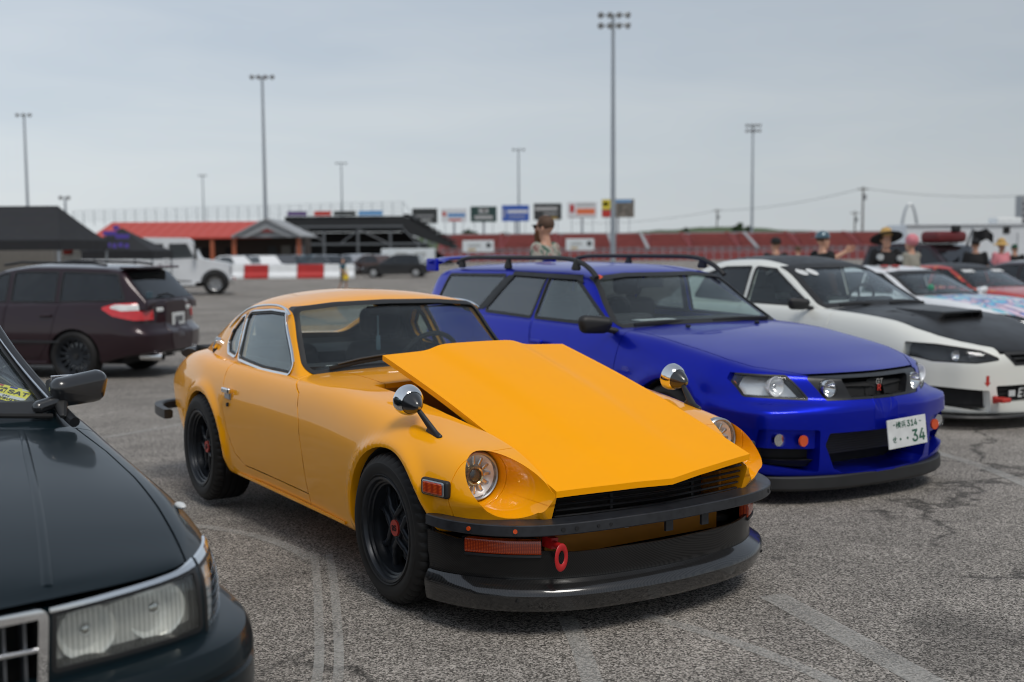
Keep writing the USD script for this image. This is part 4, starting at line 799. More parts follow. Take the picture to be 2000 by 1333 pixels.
def sedan_spec(zg=1.0, zt=1.0, **o):
    S = dict(x=(-3.45, .92), q=.8, W=.87, wz=.31, cap=.003, sig=.014,
        T={'zb': [(-3.45, .32), (-3.1, .22), (-2.8, .18), (.5, .17), (.935, .17)], 'W': [(-3.45, .60), (-3.35, .73), (-3.1, .82), (-2.6, .875), (-1.3, .865), (0, .882), (.30, .868), (.45, .83), (.58, .755), (.70, .685), (.79, .59), (.85, .48), (.89, .35), (.910, .23), (.92, .12)],
           'zm': .56 * zt, 'zsh': [(a, b * zt) for a, b in [(-3.45, .96), (-2.8, 1.0), (-1.3, .985), (-.75, .965), (0, .905), (.35, .82), (.6, .745), (.80, .69), (.935, .63)]],
           'wsh': [(-3.45, .45), (-3.2, .68), (-2.6, .77), (-.75, .755), (0, .755), (.35, .73), (.55, .67), (.7, .58), (.79, .48), (.85, .38), (.89, .26), (.92, .09)], 'kd': .5, 'wd': .75,
           'zc': [(a, b * zt) for a, b in [(-3.45, 1.0), (-2.7, 1.05), (-.75, 1.0), (-.4, .985), (0, .945), (.4, .86), (.7, .77), (.935, .66)]], 'ws': [(-3.45, .5), (-2.6, .80), (.4, .79), (.7, .66), (.85, .42), (.89, .30), (.92, .10)]},
        gx=(-3.15, -.62), G={'z0': .88 * zt, 'wb': [(-3.15, .70), (-2.4, .78), (-.62, .765)], 'we': [(-3.15, .62), (-2.7, .575), (-2.0, .57), (-1.5, .56), (-1.1, .64), (-.75, .705), (-.62, .73)],
           'ze': [(a, b * zg) for a, b in [(-3.15, 1.0), (-2.7, 1.29), (-2.3, 1.375), (-1.9, 1.39), (-1.5, 1.345), (-1.1, 1.14), (-.75, .955), (-.62, .90)]], 'zt': [(a, b * zg) for a, b in [(-3.15, 1.04), (-2.7, 1.355), (-2.3, 1.45), (-1.9, 1.455), (-1.53, 1.395), (-1.1, 1.19), (-.75, .99), (-.62, .93)]]},
        gdeform=lambda V: np.c_[V[:, 0] + .07 * np.clip((V[:, 0] + 1.6) / .4, 0, 1) * (1 - np.clip(np.abs(V[:, 1]) / .7, 0, 1) ** 2), V[:, 1:]],
        wheels=[(0, .765, .315, .225, .22, .352), (-2.62, .765, .315, .225, .22, .352)], cavity=[(-.82, .63), (-2.75, .62)], sillz=1.0 * zt,
        ws=[(a, b * zg) for a, b in [(-.70, .975), (-.545, 1.345), (-.3, 1.37), (.3, 1.37), (.545, 1.345), (.70, .975), (.3, 1.0), (-.3, 1.0)]], wsx=(-1.66, -.4), rear=[(a, b * zg) for a, b in [(-.50, 1.10), (-.50, 1.33), (.50, 1.33), (.50, 1.10)]], rearx=(-3.3, -2.6),
        win=[('side_window', [(a, b * zg) for a, b in [(-.95, .995), (-1.80, 1.01), (-1.80, 1.345), (-1.55, 1.325)]], 'glass'), ('side_window', [(a, b * zg) for a, b in [(-1.87, 1.01), (-2.62, 1.035), (-2.50, 1.27), (-2.25, 1.335), (-1.87, 1.345)]], 'tint_glass')],
        doors=[[(-.62, .99 * zt), (-.66, .7), (-.64, .28), (-1.78, .28), (-1.80, .7), (-1.835, .99 * zt)], [(-1.85, .99 * zt), (-1.815, .7), (-1.795, .28), (-2.2, .30), (-2.38, .55), (-2.62, .99 * zt)]],
        hood=[(-.70, .70), (0, .70), (.4, .66), (.6, .58), (.74, .46), (.80, .40), (1.2, .40)], hood_low=.70 * zt, roofz=1.45 * zg, res=.5)
    S.update(o); return S

def white_sedan():
    hl = [(.875, .752), (.74, .742), (.53, .694), (.40, .618), (.60, .590), (.80, .60), (.87, .64)]
    gr = [(-.37, .672), (.37, .672), (.27, .572), (-.27, .572)]; mi = [(-.45, .405), (.45, .405), (.42, .27), (-.42, .27)]; si = [(.50, .365), (.83, .40), (.82, .25), (.48, .185)]
    m = lambda p: [(-y, z) for y, z in p]
    cuts = [nose_cut(gr, (.70, 1.3)), nose_cut(mi, (.74, 1.3)), nose_cut(si, (.45, 1.3)), nose_cut(m(si), (.45, 1.3)), Polygon_prism(hl, .25, 1.3), Polygon_prism(m(hl), .25, 1.3)]
    car = auto(sedan_spec(name='sports_sedan', label='pearl white sports sedan with a black scooped hood and black roof beside the blue wagon', at=(3.89, 10.34, -.15, -1.03), paint='pearl_white_paint', hoodpaint='hood_carbon', roofpaint='satin_black', roofw=.47, cut=cuts, rim='alloy',
        hood=[(-.72, .70), (0, .70), (.25, .70), (.45, .66), (.60, .58), (.72, .48), (.78, .40), (1.2, .40)], hood_low=.68))
    B0, gs, S = car_skins[car]
    for s in (1, -1):
        lamp(car, hl, (.25, 1.3), s, .08, bowls=[(.62, .66, .650, .040, 'mirror_silver'), (.70, .56, .640, .030, 'chrome')], back='plastic_black', amber=(.845, .9))
        emit(car, 'side_grille', (B0.at(-.06) - B0.at(-.07)) ^ front_prism(rpoly(si if s > 0 else m(si), .012), .4, 1.2), 'matte_black')
        if s < 0: door_mirror(car, -.93, .80, 1.03, s, 'plastic_black', .95)
        emit(car, 'door_handle', tm(rbox(-1.62, s * .868, .82, .16, .03, .035, .012)), 'pearl_white_paint')
        emit(car, 'hood_vent', tm(Manifold.batch_hull([Manifold.sphere(.012, 8).translate(p) for p in ((-.30, s * .34, .958), (-.02, s * .38, .925), (-.02, s * .52, .915), (-.30, s * .46, .950))])), 'matte_black')
    emit(car, 'grille', (B0.at(-.05) - B0.at(-.06)) ^ front_prism(rpoly(gr, .012), .6, 1.2), 'matte_black')
    g = emit(car, 'grille_surround', (B0.at(.004) - B0.at(-.04)) ^ (front_prism(rpoly(gr, .012).buffer(.006), .6, 1.2) - front_prism(rpoly(gr, .012).buffer(-.018), .5, 1.3)), 'plastic_black')
    emit(g, 'emblem', tm(cyl((.905, 0, .622), (.93, 0, .622), .045, n=28).scale((1, 1, 1))), 'cap_red'); emit(g, 'grille_wing', tm(rbox(.90, 0, .622, .02, .60, .018, .006)), 'plastic_black')
    for z in (.30, .335, .37): emit(car, 'intake_slat', tm(box(.86, 0, z, .01, .84, .006)), 'matte_black')
    emit(car, 'intake_panel', tm(box(.84, 0, .337, .01, .90, .15)), 'matte_black')
    t = text('ETS', .075, .006); emit(car, 'cooler_lettering', frame(t, (.872, -.20, .30), (0, 1, 0), (.15, 0, 1)), 'white_plastic')
    t = cat(*[tm(rbox(.0, .028 * i, 0, .012, .02, .05, .003)) for i in (-1, 0, 1)]); t.apply_translation((.875, -.27, .335)); emit(car, 'cooler_mark', t, 'white_plastic')
    emit(car, 'tow_strap', tm(union(rbox(.93, -.47, .30, .10, .11, .035, .008), rbox(.89, -.50, .30, .03, .04, .06, .006))), 'cap_red')
    ar = Polygon([(-.012, .0), (.012, 0), (.012, -.055), (.026, -.055), (0, -.09), (-.026, -.055), (-.012, -.055)])
    emit(car, 'tow_arrow', (B0.at(.0015) - B0.at(-.002)) ^ front_prism(Polygon([(-.52 + a, .49 + b) for a, b in ar.exterior.coords]), .5, 1.2), 'cap_red')
    sc = Manifold.batch_hull([Manifold.sphere(.02, 10).translate(p) for p in ((.16, -.25, .955), (.16, .25, .955), (.14, -.29, .90), (.14, .29, .90), (-.38, -.20, .965), (-.38, .20, .965))]) - rbox(.2, 0, .935, .22, .46, .045, .015)
    h = emit(car, 'hood_scoop', tm(sc), 'hood_carbon', 40); emit(h, 'scoop_throat', tm(box(.085, 0, .935, .01, .46, .05)), 'matte_black')
    lpp = smooth_path([(.40, -.865), (.58, -.825), (.73, -.74), (.83, -.63), (.90, -.48), (.95, -.25), (.96, 0), (.95, .25), (.90, .48), (.83, .63), (.73, .74), (.58, .825), (.40, .865)], 81, .03)
    emit(car, 'front_splitter', sweep(lpp, [(-.06, .145), (.02, .145), (.03, .155), (.02, .168), (-.06, .168)]), 'plastic_black', 30)
    for y0, y1 in ((.05, .58), (-.62, -.08)): emit(car, 'wiper', tube([(-.68, y0, 1.01), (-.69, (y0 + y1) / 2, 1.015), (-.73, y1, 1.0)], .010, 8), 'matte_black')
    for a in (0, .11): emit(car, 'windshield_sticker', (gs.at(.003) - gs.at(-.002)) ^ front_prism(Polygon([(-.47 + a + .045 * math.cos(t), 1.30 + .03 * math.sin(t)) for t in np.linspace(0, 6.2, 18)]), -1.66, -1.0), 'white_plastic')
    emit(car, 'dash_sticker', tm(box(-.88, -.42, 1.03, .01, .26, .02)), 'white_plastic')
plain('hood_carbon', (.009, .0085, .0085), .38, var=.3, scale=5, coat_weight=.15, coat_roughness=.2, specular_ior_level=.3)
white_sedan()
mat('wrap_art', {'tc': ('texture_coordinate', {}), 'n': ('noise_texture', {'scale': 2.2, 'detail': 1.5, 'distortion': 2.2}), 'r': ('rgb_ramp', {'ramp': [(.30, (.75, .72, .78)), (.41, (.72, .45, .60)), (.45, (.01, .01, .06)), (.47, (.02, .14, .62)), (.53, (.02, .45, .68)), (.58, (.03, .52, .50)), (.64, (.70, .72, .78)), (.74, (.55, .10, .22))]}), 'p': ('principled_bsdf', {'roughness': .35, 'coat_weight': .8})}, [('tc.object', 'n.vector'), ('n.fac', 'r.fac'), ('r.color', 'p.base_color')])
mat('red_fleck', {'tc': ('texture_coordinate', {}), 'n': ('noise_texture', {'scale': 9.0, 'detail': 4.0, 'distortion': .8}), 'r': ('rgb_ramp', {'ramp': [(.4, (.42, .018, .015)), (.60, (.45, .03, .015)), (.66, (.6, .22, .03))]}), 'p': ('principled_bsdf', {'roughness': .35, 'coat_weight': .8})}, [('tc.object', 'n.vector'), ('n.fac', 'r.fac'), ('r.color', 'p.base_color')])
def row_cars():
    hl = [(.80, .73), (.50, .69), (.40, .62), (.78, .63)]
    cut = lambda: [Polygon_prism(hl, .3, 1.3), Polygon_prism([(-y, z) for y, z in hl], .3, 1.3)]
    c = auto(sedan_spec(zg=.90, zt=.92, name='wrapped_coupe', label='low white coupe with a swirling blue, teal and pink wrapped hood', at=(6.69, 15.87, -.22, -1.05), paint='white_paint', hoodpaint='wrap_art', q=.6, res=.3, spokes=6, cut=cut()))
    for s in (1, -1): lamp(c, hl, (.3, 1.3), s, .07); door_mirror(c, -.95, .80, .95, s, 'white_paint', .9)
    for y in (-.05, .18): emit(c, 'roof_flower', tm(Manifold.sphere(.06, 12).scale((1.2, 1.2, .22)).translate((-1.72, y - .3, 1.305))), 'cap_red')
    emit(c, 'green_charm', tm(Manifold.sphere(.055, 14).translate((-.95, -.25, 1.0))), 'charm_green')
    c = auto(sedan_spec(zg=.905, zt=.93, name='red_coupe', label='red and black sports car with white windshield stickers, right of the wrapped coupe', at=(8.9, 19.34, -.26, -1.13), paint='red_fleck', roofpaint='satin_black', roofw=.49, q=.6, res=.3, spokes=6, cut=cut()))
    gs = car_skins[c][1]
    for s in (1, -1): lamp(c, hl, (.3, 1.3), s, .07); door_mirror(c, -.95, .80, .97, s, 'plastic_black', .95)
    for y0, w in ((-.46, .22), (.20, .34)): emit(c, 'windshield_sticker', (gs.at(.004) - gs.at(-.002)) ^ front_prism(Polygon([(y0, 1.165), (y0 + w, 1.165), (y0 + w, 1.205), (y0, 1.205)]), -1.66, -1.0), 'white_plastic')
    auto(sedan_spec(zg=.93, zt=.95, name='maroon_sedan', label='dark maroon car at the right edge of the row, past the red sports car', at=(12.0, 22.9, -.31, -1.15), paint='maroon_paint', q=.5, res=.3, spokes=6))
plain('charm_green', (.02, .22, .12), .5)
row_cars()

def maroon_wagon():
    T0, G0 = {}, {}
    S = dict(name='station_wagon', label='dark maroon estate car with tinted windows and red-and-clear tail lamp, seen from behind', at=(-7.92, 15.81, -.24, 2.93), paint='maroon_paint', x=(-3.62, .95), q=.8, W=.865, wz=.315, cap=.012,
        T={'zb': [(-3.62, .36), (-3.3, .30), (-2.9, .20), (.5, .18), (.95, .2)], 'W': [(-3.62, .30), (-3.58, .55), (-3.50, .70), (-3.35, .79), (-3.0, .845), (-2.6, .87), (-1.3, .86), (0, .875), (.4, .86), (.7, .75), (.88, .5), (.95, .2)],
           'zm': .60, 'zsh': [(-3.62, .99), (-3.0, 1.0), (-1.5, .975), (-.75, .955), (0, .90), (.5, .80), (.95, .66)], 'wsh': [(-3.62, .25), (-3.5, .60), (-3.3, .70), (-2.6, .76), (0, .76), (.5, .70), (.8, .5), (.95, .1)], 'zc': [(-3.62, 1.0), (-.75, .99), (0, .94), (.5, .85), (.95, .68)]},
        deform=lambda V: np.c_[V[:, 0] - .09 * np.clip((.66 - V[:, 2]) / .06, 0, 1) * np.clip((-3.2 - V[:, 0]) / .3, 0, 1), V[:, 1:]],
        gx=(-3.58, -.62), G={'z0': .88, 'wb': [(-3.58, .66), (-3.2, .74), (-2, .775), (-.62, .765)], 'we': [(-3.58, .62), (-3.3, .575), (-2.0, .585), (-1.5, .57), (-1.1, .64), (-.75, .705), (-.62, .73)],
           'ze': [(-3.58, .985), (-3.4, 1.18), (-3.22, 1.36), (-2.9, 1.40), (-2.0, 1.42), (-1.5, 1.37), (-1.1, 1.14), (-.75, .955), (-.62, .90)], 'zt': [(-3.58, 1.01), (-3.4, 1.22), (-3.2, 1.42), (-2.9, 1.455), (-2.0, 1.475), (-1.53, 1.42), (-1.1, 1.19), (-.75, .99), (-.62, .93)]},
        wheels=[(0, .76, .32, .235, .22, .352), (-2.67, .76, .32, .235, .22, .352)], cavity=[(-.82, .63), (-3.25, .62)], sillz=.98, ws=[(-.70, .975), (-.55, 1.37), (-.3, 1.395), (.3, 1.395), (.55, 1.37), (.70, .975), (.3, 1.0), (-.3, 1.0)], wsx=(-1.66, -.4),
        rear=[(-.60, 1.02), (-.53, 1.36), (.53, 1.36), (.60, 1.02)], rearx=(-3.8, -3.22),
        win=[('side_window', [(-.95, .985), (-1.66, 1.0), (-1.66, 1.365), (-1.55, 1.345)], 'tint_glass'), ('side_window', [(-1.74, 1.0), (-2.36, 1.0), (-2.36, 1.37), (-1.74, 1.37)], 'tint_glass'), ('quarter_window', [(-2.43, 1.0), (-3.30, 1.02), (-3.17, 1.34), (-2.43, 1.37)], 'tint_glass')],
        doors=[[(-.62, .98), (-.66, .7), (-.64, .28), (-1.66, .28), (-1.68, .7), (-1.70, .98)], [(-1.72, .98), (-1.70, .7), (-1.68, .28), (-2.2, .30), (-2.36, .55), (-2.46, .98)]], roofz=1.47, res=.6, spokes=15, drv=1)
    car = auto(S); B0, gs, _ = car_skins[car]
    tl = [(-3.02, .925), (-3.20, .975), (-3.50, .99), (-3.8, .965), (-3.8, .76), (-3.45, .765), (-3.2, .82)]
    for s in (1, -1):
        pr = side_prism(rpoly(tl, .02), .50, 1.2, s)
        t = emit(car, 'tail_lamp', (B0.at(.012) - B0.at(-.03)) ^ pr, 'tail_red'); emit(t, 'clear_band', (B0.at(.0135) - B0.at(.011)) ^ side_prism(rpoly([(-3.12, .93), (-3.22, .965), (-3.72, .955), (-3.72, .895), (-3.3, .885)], .015), .52, 1.2, s), 'white_plastic')
        emit(car, 'exhaust_tip', tm(cyl((-3.42, s * .52, .30), (-3.72, s * .52, .30), .055, n=24) - cyl((-3.6, s * .52, .30), (-3.8, s * .52, .30), .047, n=24)), 'chrome')
        emit(car, 'door_handle', tm(rbox(-2.30, s * .858, .83, .16, .03, .035, .012)), 'maroon_paint'); emit(car, 'door_moulding', tm(rbox(-1.7, s * .874, .50, 1.6, .014, .03, .006)), 'satin_black')
        emit(car, 'sill_trim', tm(rbox(-1.35, s * .845, .235, 1.9, .03, .04, .01)), 'maroon_paint'); emit(car, 'garnish_lamp', tm(rbox(-3.60, s * .33, .885, .03, .20, .055, .012)), 'white_plastic')
        emit(car, 'roof_rail', tube([(-3.0, s * .56, 1.45), (-2.8, s * .56, 1.475), (-1.8, s * .565, 1.495), (-1.55, s * .56, 1.46)], .016), 'satin_black')
    emit(car, 'tailgate_garnish', tm(rbox(-3.60, 0, .885, .03, .5, .05, .012)), 'plastic_black')
    p = emit(car, 'licence_plate', tm(rbox(-3.635, -.05, .75, .012, .32, .16, .005)), 'white_plastic'); emit(p, 'plate_panel', tm(rbox(-3.643, -.05, .75, .004, .20, .07, .0015)), 'grey_paint')
    emit(car, 'rear_wiper', tube([(-3.60, -.02, 1.03), (-3.575, .12, 1.075), (-3.57, .34, 1.06)], .014), 'matte_black'); emit(car, 'roof_spoiler', tm(rbox(-3.28, 0, 1.415, .24, 1.1, .03, .012).rotate((0, 0, 0))), 'maroon_paint')
    emit(car, 'rear_sticker', tm(rbox(-3.545, .50, 1.075, .012, .15, .08, .004)), 'teal_paint'); emit(car, 'diffuser', tm(rbox(-3.55, 0, .36, .16, 1.1, .10, .03)), 'plastic_black')
maroon_wagon()

def green_sedan():
    hl = [(.292, .682), (.635, .692), (.640, .550), (.286, .556)]; co = [(.648, .690), (.80, .690), (.80, .512), (.650, .512)]; gr = [(-.27, .685), (.27, .685), (.255, .42), (-.255, .42)]
    m = lambda p: [(-y, z) for y, z in p]
    S = dict(name='saloon_car', label='dark green saloon in the left foreground with a yellow event pass inside its windshield', at=(-1.63, 2.80, 0, -.97), paint='dark_green_paint', x=(-3.6, .805), q=1.0, W=.815, wz=.30, cap=.003, sig=.012,
        T={'zb': [(-3.6, .3), (-3, .2), (.82, .2)], 'W': [(-3.6, .6), (-3.4, .74), (-2.6, .81), (-.6, .812), (0, .806), (.25, .79), (.42, .768), (.52, .742), (.60, .708), (.665, .665), (.71, .60), (.755, .47), (.78, .36), (.798, .23), (.805, .12)],
           'zm': .60, 'zsh': [(-3.6, .90), (-1.5, .90), (-.75, .85), (-.4, .812), (-.1, .787), (.2, .762), (.45, .728), (.6, .705), (.72, .695), (.82, .69)], 'wsh': [(-3.6, .5), (-3.3, .68), (-2.6, .74), (-.6, .745), (0, .735), (.25, .722), (.42, .70), (.52, .675), (.60, .645), (.665, .61), (.71, .555), (.755, .43), (.78, .32), (.798, .19), (.805, .09)],
           'wd': .93, 'kd': .38, 'zc': [(-3.6, .96), (-.6, .930), (-.3, .908), (0, .876), (.3, .835), (.55, .787), (.70, .745), (.77, .712), (.82, .70)]},
        deform=lambda V: np.c_[V[:, 0], V[:, 1], V[:, 2] + .010 * np.clip((V[:, 2] - .68) / .05, 0, 1) * np.exp(-((np.abs(V[:, 1]) - np.interp(V[:, 0], [-.5, .65], [.47, .31])) / .022) ** 2) * np.clip((.76 - V[:, 0]) / .1, 0, 1) * np.clip((V[:, 0] + .7) / .1, 0, 1)],
        gx=(-3.0, -.36), G={'z0': .76, 'wb': [(-3.0, .68), (-2, .735), (-.5, .715), (-.36, .70)], 'we': [(-3.0, .60), (-2.6, .54), (-1.45, .530), (-1.0, .575), (-.55, .636), (-.36, .66)], 'ze': [(-3.0, .95), (-2.6, 1.26), (-2.0, 1.31), (-1.5, 1.285), (-1.0, 1.075), (-.55, .885), (-.36, .80)], 'zt': [(-3.0, .99), (-2.6, 1.31), (-2.0, 1.375), (-1.52, 1.34), (-1.0, 1.11), (-.55, .918), (-.36, .83)]},
        gdeform=lambda V: np.c_[V[:, 0] + .06 * np.clip((V[:, 0] + 1.5) / .4, 0, 1) * (1 - np.clip(np.abs(V[:, 1]) / .7, 0, 1) ** 2), V[:, 1:]],
        wheels=[(-.02, .72, .30, .19, .19, .335), (-2.7, .72, .30, .19, .19, .335)], cavity=[(-.62, .60), (-2.7, .60)], sillz=.90, ws=[(-.622, .912), (-.510, 1.28), (-.3, 1.31), (.3, 1.31), (.510, 1.28), (.622, .912), (.3, .938), (-.3, .938)], wsx=(-1.62, -.2), band=.025, rvm=.65,
        win=[('side_window', [(-.80, .93), (-1.65, .945), (-1.65, 1.255), (-1.55, 1.25), (-.95, 1.02)], 'smoke_glass'), ('side_window', [(-1.72, .945), (-2.5, .96), (-2.4, 1.24), (-1.72, 1.26)], 'smoke_glass')], seal='plastic_black',
        doors=[[(-.50, .90), (-.52, .6), (-.50, .25), (-1.66, .25), (-1.68, .92)]], hood=[(-.58, .66), (-.2, .672), (.1, .665), (.35, .648), (.55, .628), (.70, .612), (1.1, .612)], hood_low=.705, roofz=1.37, seatmat='tan_cloth', res=.6, wsglass='clear_glass',
        cut=[nose_cut(gr, (.68, 1.2)), Polygon_prism(hl, .5, 1.2), Polygon_prism(m(hl), .5, 1.2), Polygon_prism(co, .42, 1.2), Polygon_prism(m(co), .42, 1.2)])
    car = auto(S); B0, gs, _ = car_skins[car]
    for s in (1, -1):
        f = lambda p: p if s > 0 else m(p)
        h = lamp(car, hl, (.5, 1.2), s, .055, bowls=[(.738, .37, .614, .055, 'bright_reflector'), (.694, .53, .620, .060, 'bright_reflector')], back='bright_reflector', lens='old_lens')
        fl = front_prism([(s * .29, .562), (s * .63, .562), (s * .63, .672), (s * .29, .672)], .5, 1.2) ^ union(*[box(.8, s * (.297 + .0113 * k), .6, .8, .0044, .3) for k in range(30)])
        q = emit(h, 'lens_flutes', (B0.at(-.0005) - B0.at(-.003)) ^ fl, 'flute_lens'); meta(stage.GetPrimAtPath(q), kind='stuff')
        emit(h, 'chrome_strip', (B0.at(.005) - B0.at(-.01)) ^ front_prism(f([(.286, .683), (.640, .693), (.640, .703), (.286, .693)]), .5, 1.2), 'chrome')
        c = lamp(car, co, (.42, 1.2), s, .02, lens='clear_lens', back='white_plastic', name='corner_lamp')
        q = emit(c, 'lens_flutes', (B0.at(-.0005) - B0.at(-.003)) ^ union(*[box(.75, s * .72, .535 + .02 * k, .66, .12, .005) for k in range(7)]), 'flute_lens'); meta(stage.GetPrimAtPath(q), kind='stuff')
        emit(c, 'chrome_strip', (B0.at(.005) - B0.at(-.01)) ^ front_prism(f([(.650, .691), (.80, .691), (.80, .701), (.650, .701)]), .42, 1.2), 'chrome')
        emit(car, 'fender_marker', tm(Manifold.sphere(.016, 16).scale((1.8, .8, .55)).translate((.30, s * .722, .758))), 'white_plastic', 60)
        door_mirror(car, -.57, .615, .990, s, 'black_paint', .84)
        emit(car, 'mirror_base', tm(Manifold.batch_hull([Manifold.sphere(.012, 8).translate((x, s * y, z)) for x, y, z in ((-.50, .625, .91), (-.66, .635, .93), (-.62, .615, 1.0), (-.56, .645, .96))])), 'plastic_black')
        emit(car, 'pillar_moulding', tube(smooth_path([(-.47, s * .652, .888), (-1.0, s * .577, 1.080), (-1.30, s * .546, 1.215), (-1.48, s * .529, 1.288)], 24), .017, 10), 'satin_black')
        emit(car, 'pillar_bright_strip', tube(smooth_path([(-.49, s * .636, .902), (-1.0, s * .561, 1.092), (-1.30, s * .530, 1.225), (-1.48, s * .513, 1.297)], 20), .004), 'chrome'); emit(car, 'pillar_bright_strip', tube(smooth_path([(-.49, s * .668, .888), (-1.0, s * .594, 1.078), (-1.30, s * .563, 1.212), (-1.48, s * .546, 1.283)], 20), .004), 'chrome')
    from scipy.interpolate import LinearNDInterpolator
    up = (B0.N[:, 2] > .3) & (B0.V[:, 0] > -.8); zf = LinearNDInterpolator(B0.V[up][:, :2], B0.V[up][:, 2])
    for s in (1, -1):
        cr = smooth_path([(-.44, .487), (-.33, .470), (.25, .381), (.62, .316), (.725, .296)], 50); zz = zf(np.c_[cr[:, 0], s * cr[:, 1]]); ok = np.isfinite(zz)
        emit(car, 'hood_crease', tube(np.c_[cr[ok, 0], s * cr[ok, 1], zz[ok] - .003], .0085, 10, flat=(1.5, .75)), 'dark_green_paint', 80)
    emit(car, 'grille_back', tm(box(.69, 0, .55, .01, .53, .27)), 'matte_black')
    fr = emit(car, 'grille_surround', (B0.at(.012) - B0.at(-.05)) ^ (front_prism(rpoly(gr, .01).buffer(.012), .6, 1.2) - front_prism(rpoly(gr, .01).buffer(-.008), .5, 1.3)), 'chrome')
    for k in range(13): emit(car, 'grille_bar', tm(box(.745, -.24 + .04 * k, .55, .05, .006, .26)), 'grey_paint')
    for z, hh in ((.608, .012), (.50, .012)): emit(car, 'grille_crossbar', tm(rbox(.775, 0, z, .02, .52, hh, .004)), 'chrome')
    lpp = smooth_path([(-y_, x_) if False else (x_, y_) for x_, y_ in [(.20, -.835), (.45, -.82), (.62, -.775), (.735, -.70), (.80, -.58), (.845, -.35), (.86, 0), (.845, .35), (.80, .58), (.735, .70), (.62, .775), (.45, .82), (.20, .835)]], 121, .03)
    emit(car, 'front_bumper', sweep(lpp, [(-.10, .20), (-.01, .21), (.005, .26), (.012, .40), (.012, .452), (.004, .458), (.004, .468), (.012, .474), (.008, .505), (-.006, .528), (-.04, .540), (-.10, .542)]), 'dark_green_paint', 30)
    emit(car, 'valance', (B0.at(.002) - B0.at(-.02)) ^ M(box(.6, 0, .525, .8, 2, .022)), 'plastic_black')
    # event pass inside the windshield
    c, ex, ez = np.array([-.815, .548, .948]), np.array([.12, .96, -.06]), np.array([-.86, -.10, .42])
    c = np.array([-.735, .515, .962]); n_ = np.array([.38, .07, .92]); ex = np.array([.565, .825, 0]); ex -= n_ * (ex @ n_) / (n_ @ n_); ez = np.cross(n_, ex)
    pf = lambda mm, dx, dy, dz=0: frame((mm if not isinstance(mm, Manifold) else tm(mm)).copy().apply_translation((dx, dy, dz)), c, ex, ez)
    e = emit(car, 'event_pass', pf(rbox(0, 0, 0, .120, .100, .002, .0008, 8), 0, 0), 'pass_yellow'); emit(e, 'pass_band', pf(box(0, 0, 0, .118, .018, .001), 0, -.022, .0016), 'white_plastic')
    for t_, hh, dx, dy in (('JUNE', .010, -.052, .020), ('14', .016, -.048, -.002), ('SAT', .024, -.008, .0), ('236', .009, -.012, -.0265), ('VIP/SUITE', .013, -.042, -.046)): emit(e, 'pass_lettering', pf(text(t_, hh, .0008), dx, dy, .0022), 'matte_black')
    emit(e, 'pass_rule', pf(box(0, 0, 0, .002, .034, .001), -.015, .012, .0018), 'matte_black')
    for dx, mt in ((-.045, 'hook_red'), (.0, 'blue_paint'), (.04, 'white_plastic')): emit(e, 'pass_logo', pf(rbox(0, 0, 0, .024, .010, .001, .0004, 6), dx, .042, .0016), mt)
    emit(car, 'wiper', tube([(-.47, .10, .945), (-.50, .40, .928), (-.53, .60, .905)], .008), 'matte_black')
plain('pass_yellow', (.80, .72, .03), .5); pane('flute_lens', (.90, .91, .90), ior=1.45)
green_sedan()
# ---------------------------------------------------------------- behind the cars: sight lines measured in the photo, turned into metres at each thing's real distance
def sx(px, d): return (px - 1000) / 2260 * d
def sz(py, d): return 1.425 - (py - 480) / 2260 * d
plain('galvanised', (.30, .33, .36), .45, metal=.4); plain('lamp_white', (.55, .55, .53), .4); plain('red_roof', (.46, .055, .035), .55); plain('brown_wall', (.045, .032, .026), .8); plain('orange_post', (.33, .09, .04), .7)
plain('trim_grey', (.30, .31, .32), .6); plain('steel_dark', (.045, .05, .055), .6); plain('black_canvas', (.013, .0135, .016), .8, scale=2); plain('purple_print', (.08, .05, .30), .7); plain('wall_taupe', (.17, .16, .145), .8)
plain('trailer_white', (.62, .64, .66), .45, var=.06, scale=1.5); plain('barrier_white', (.75, .77, .78), .5, var=.08, scale=2); plain('barrier_red', (.42, .02, .018), .5, var=.15, scale=2); plain('bench_red', (.32, .08, .072), .6, var=.2, scale=.8); plain('aisle_dark', (.16, .025, .025), .8)
plain('concrete', (.30, .29, .28), .8); plain('wood_pole', (.10, .085, .07), .85); plain('billboard_black', (.03, .035, .035), .5); plain('billboard_green', (.015, .05, .045), .5); plain('billboard_blue', (.03, .10, .42), .5); plain('billboard_white', (.62, .66, .68), .5); plain('billboard_yellow', (.65, .55, .04), .5); plain('billboard_orange', (.65, .16, .06), .5); plain('print_blue', (.05, .22, .5), .5); plain('print_grey', (.40, .42, .42), .5); plain('print_photo', (.14, .13, .11), .6, var=.7, scale=2)
plain('box_maroon', (.13, .014, .016), .45); plain('deck_dark', (.016, .018, .02), .8); plain('post_grey', (.10, .11, .12), .6); plain('banner_purple', (.10, .06, .18), .7); plain('banner_sky', (.12, .30, .55), .6); plain('grass', (.055, .085, .03), .9, var=.35, scale=.5); plain('leaf', (.035, .065, .022), .8, var=.5, scale=1.5); plain('bark', (.06, .045, .035), .9)
GY = lambda y: float(np.interp(y, *GZ))

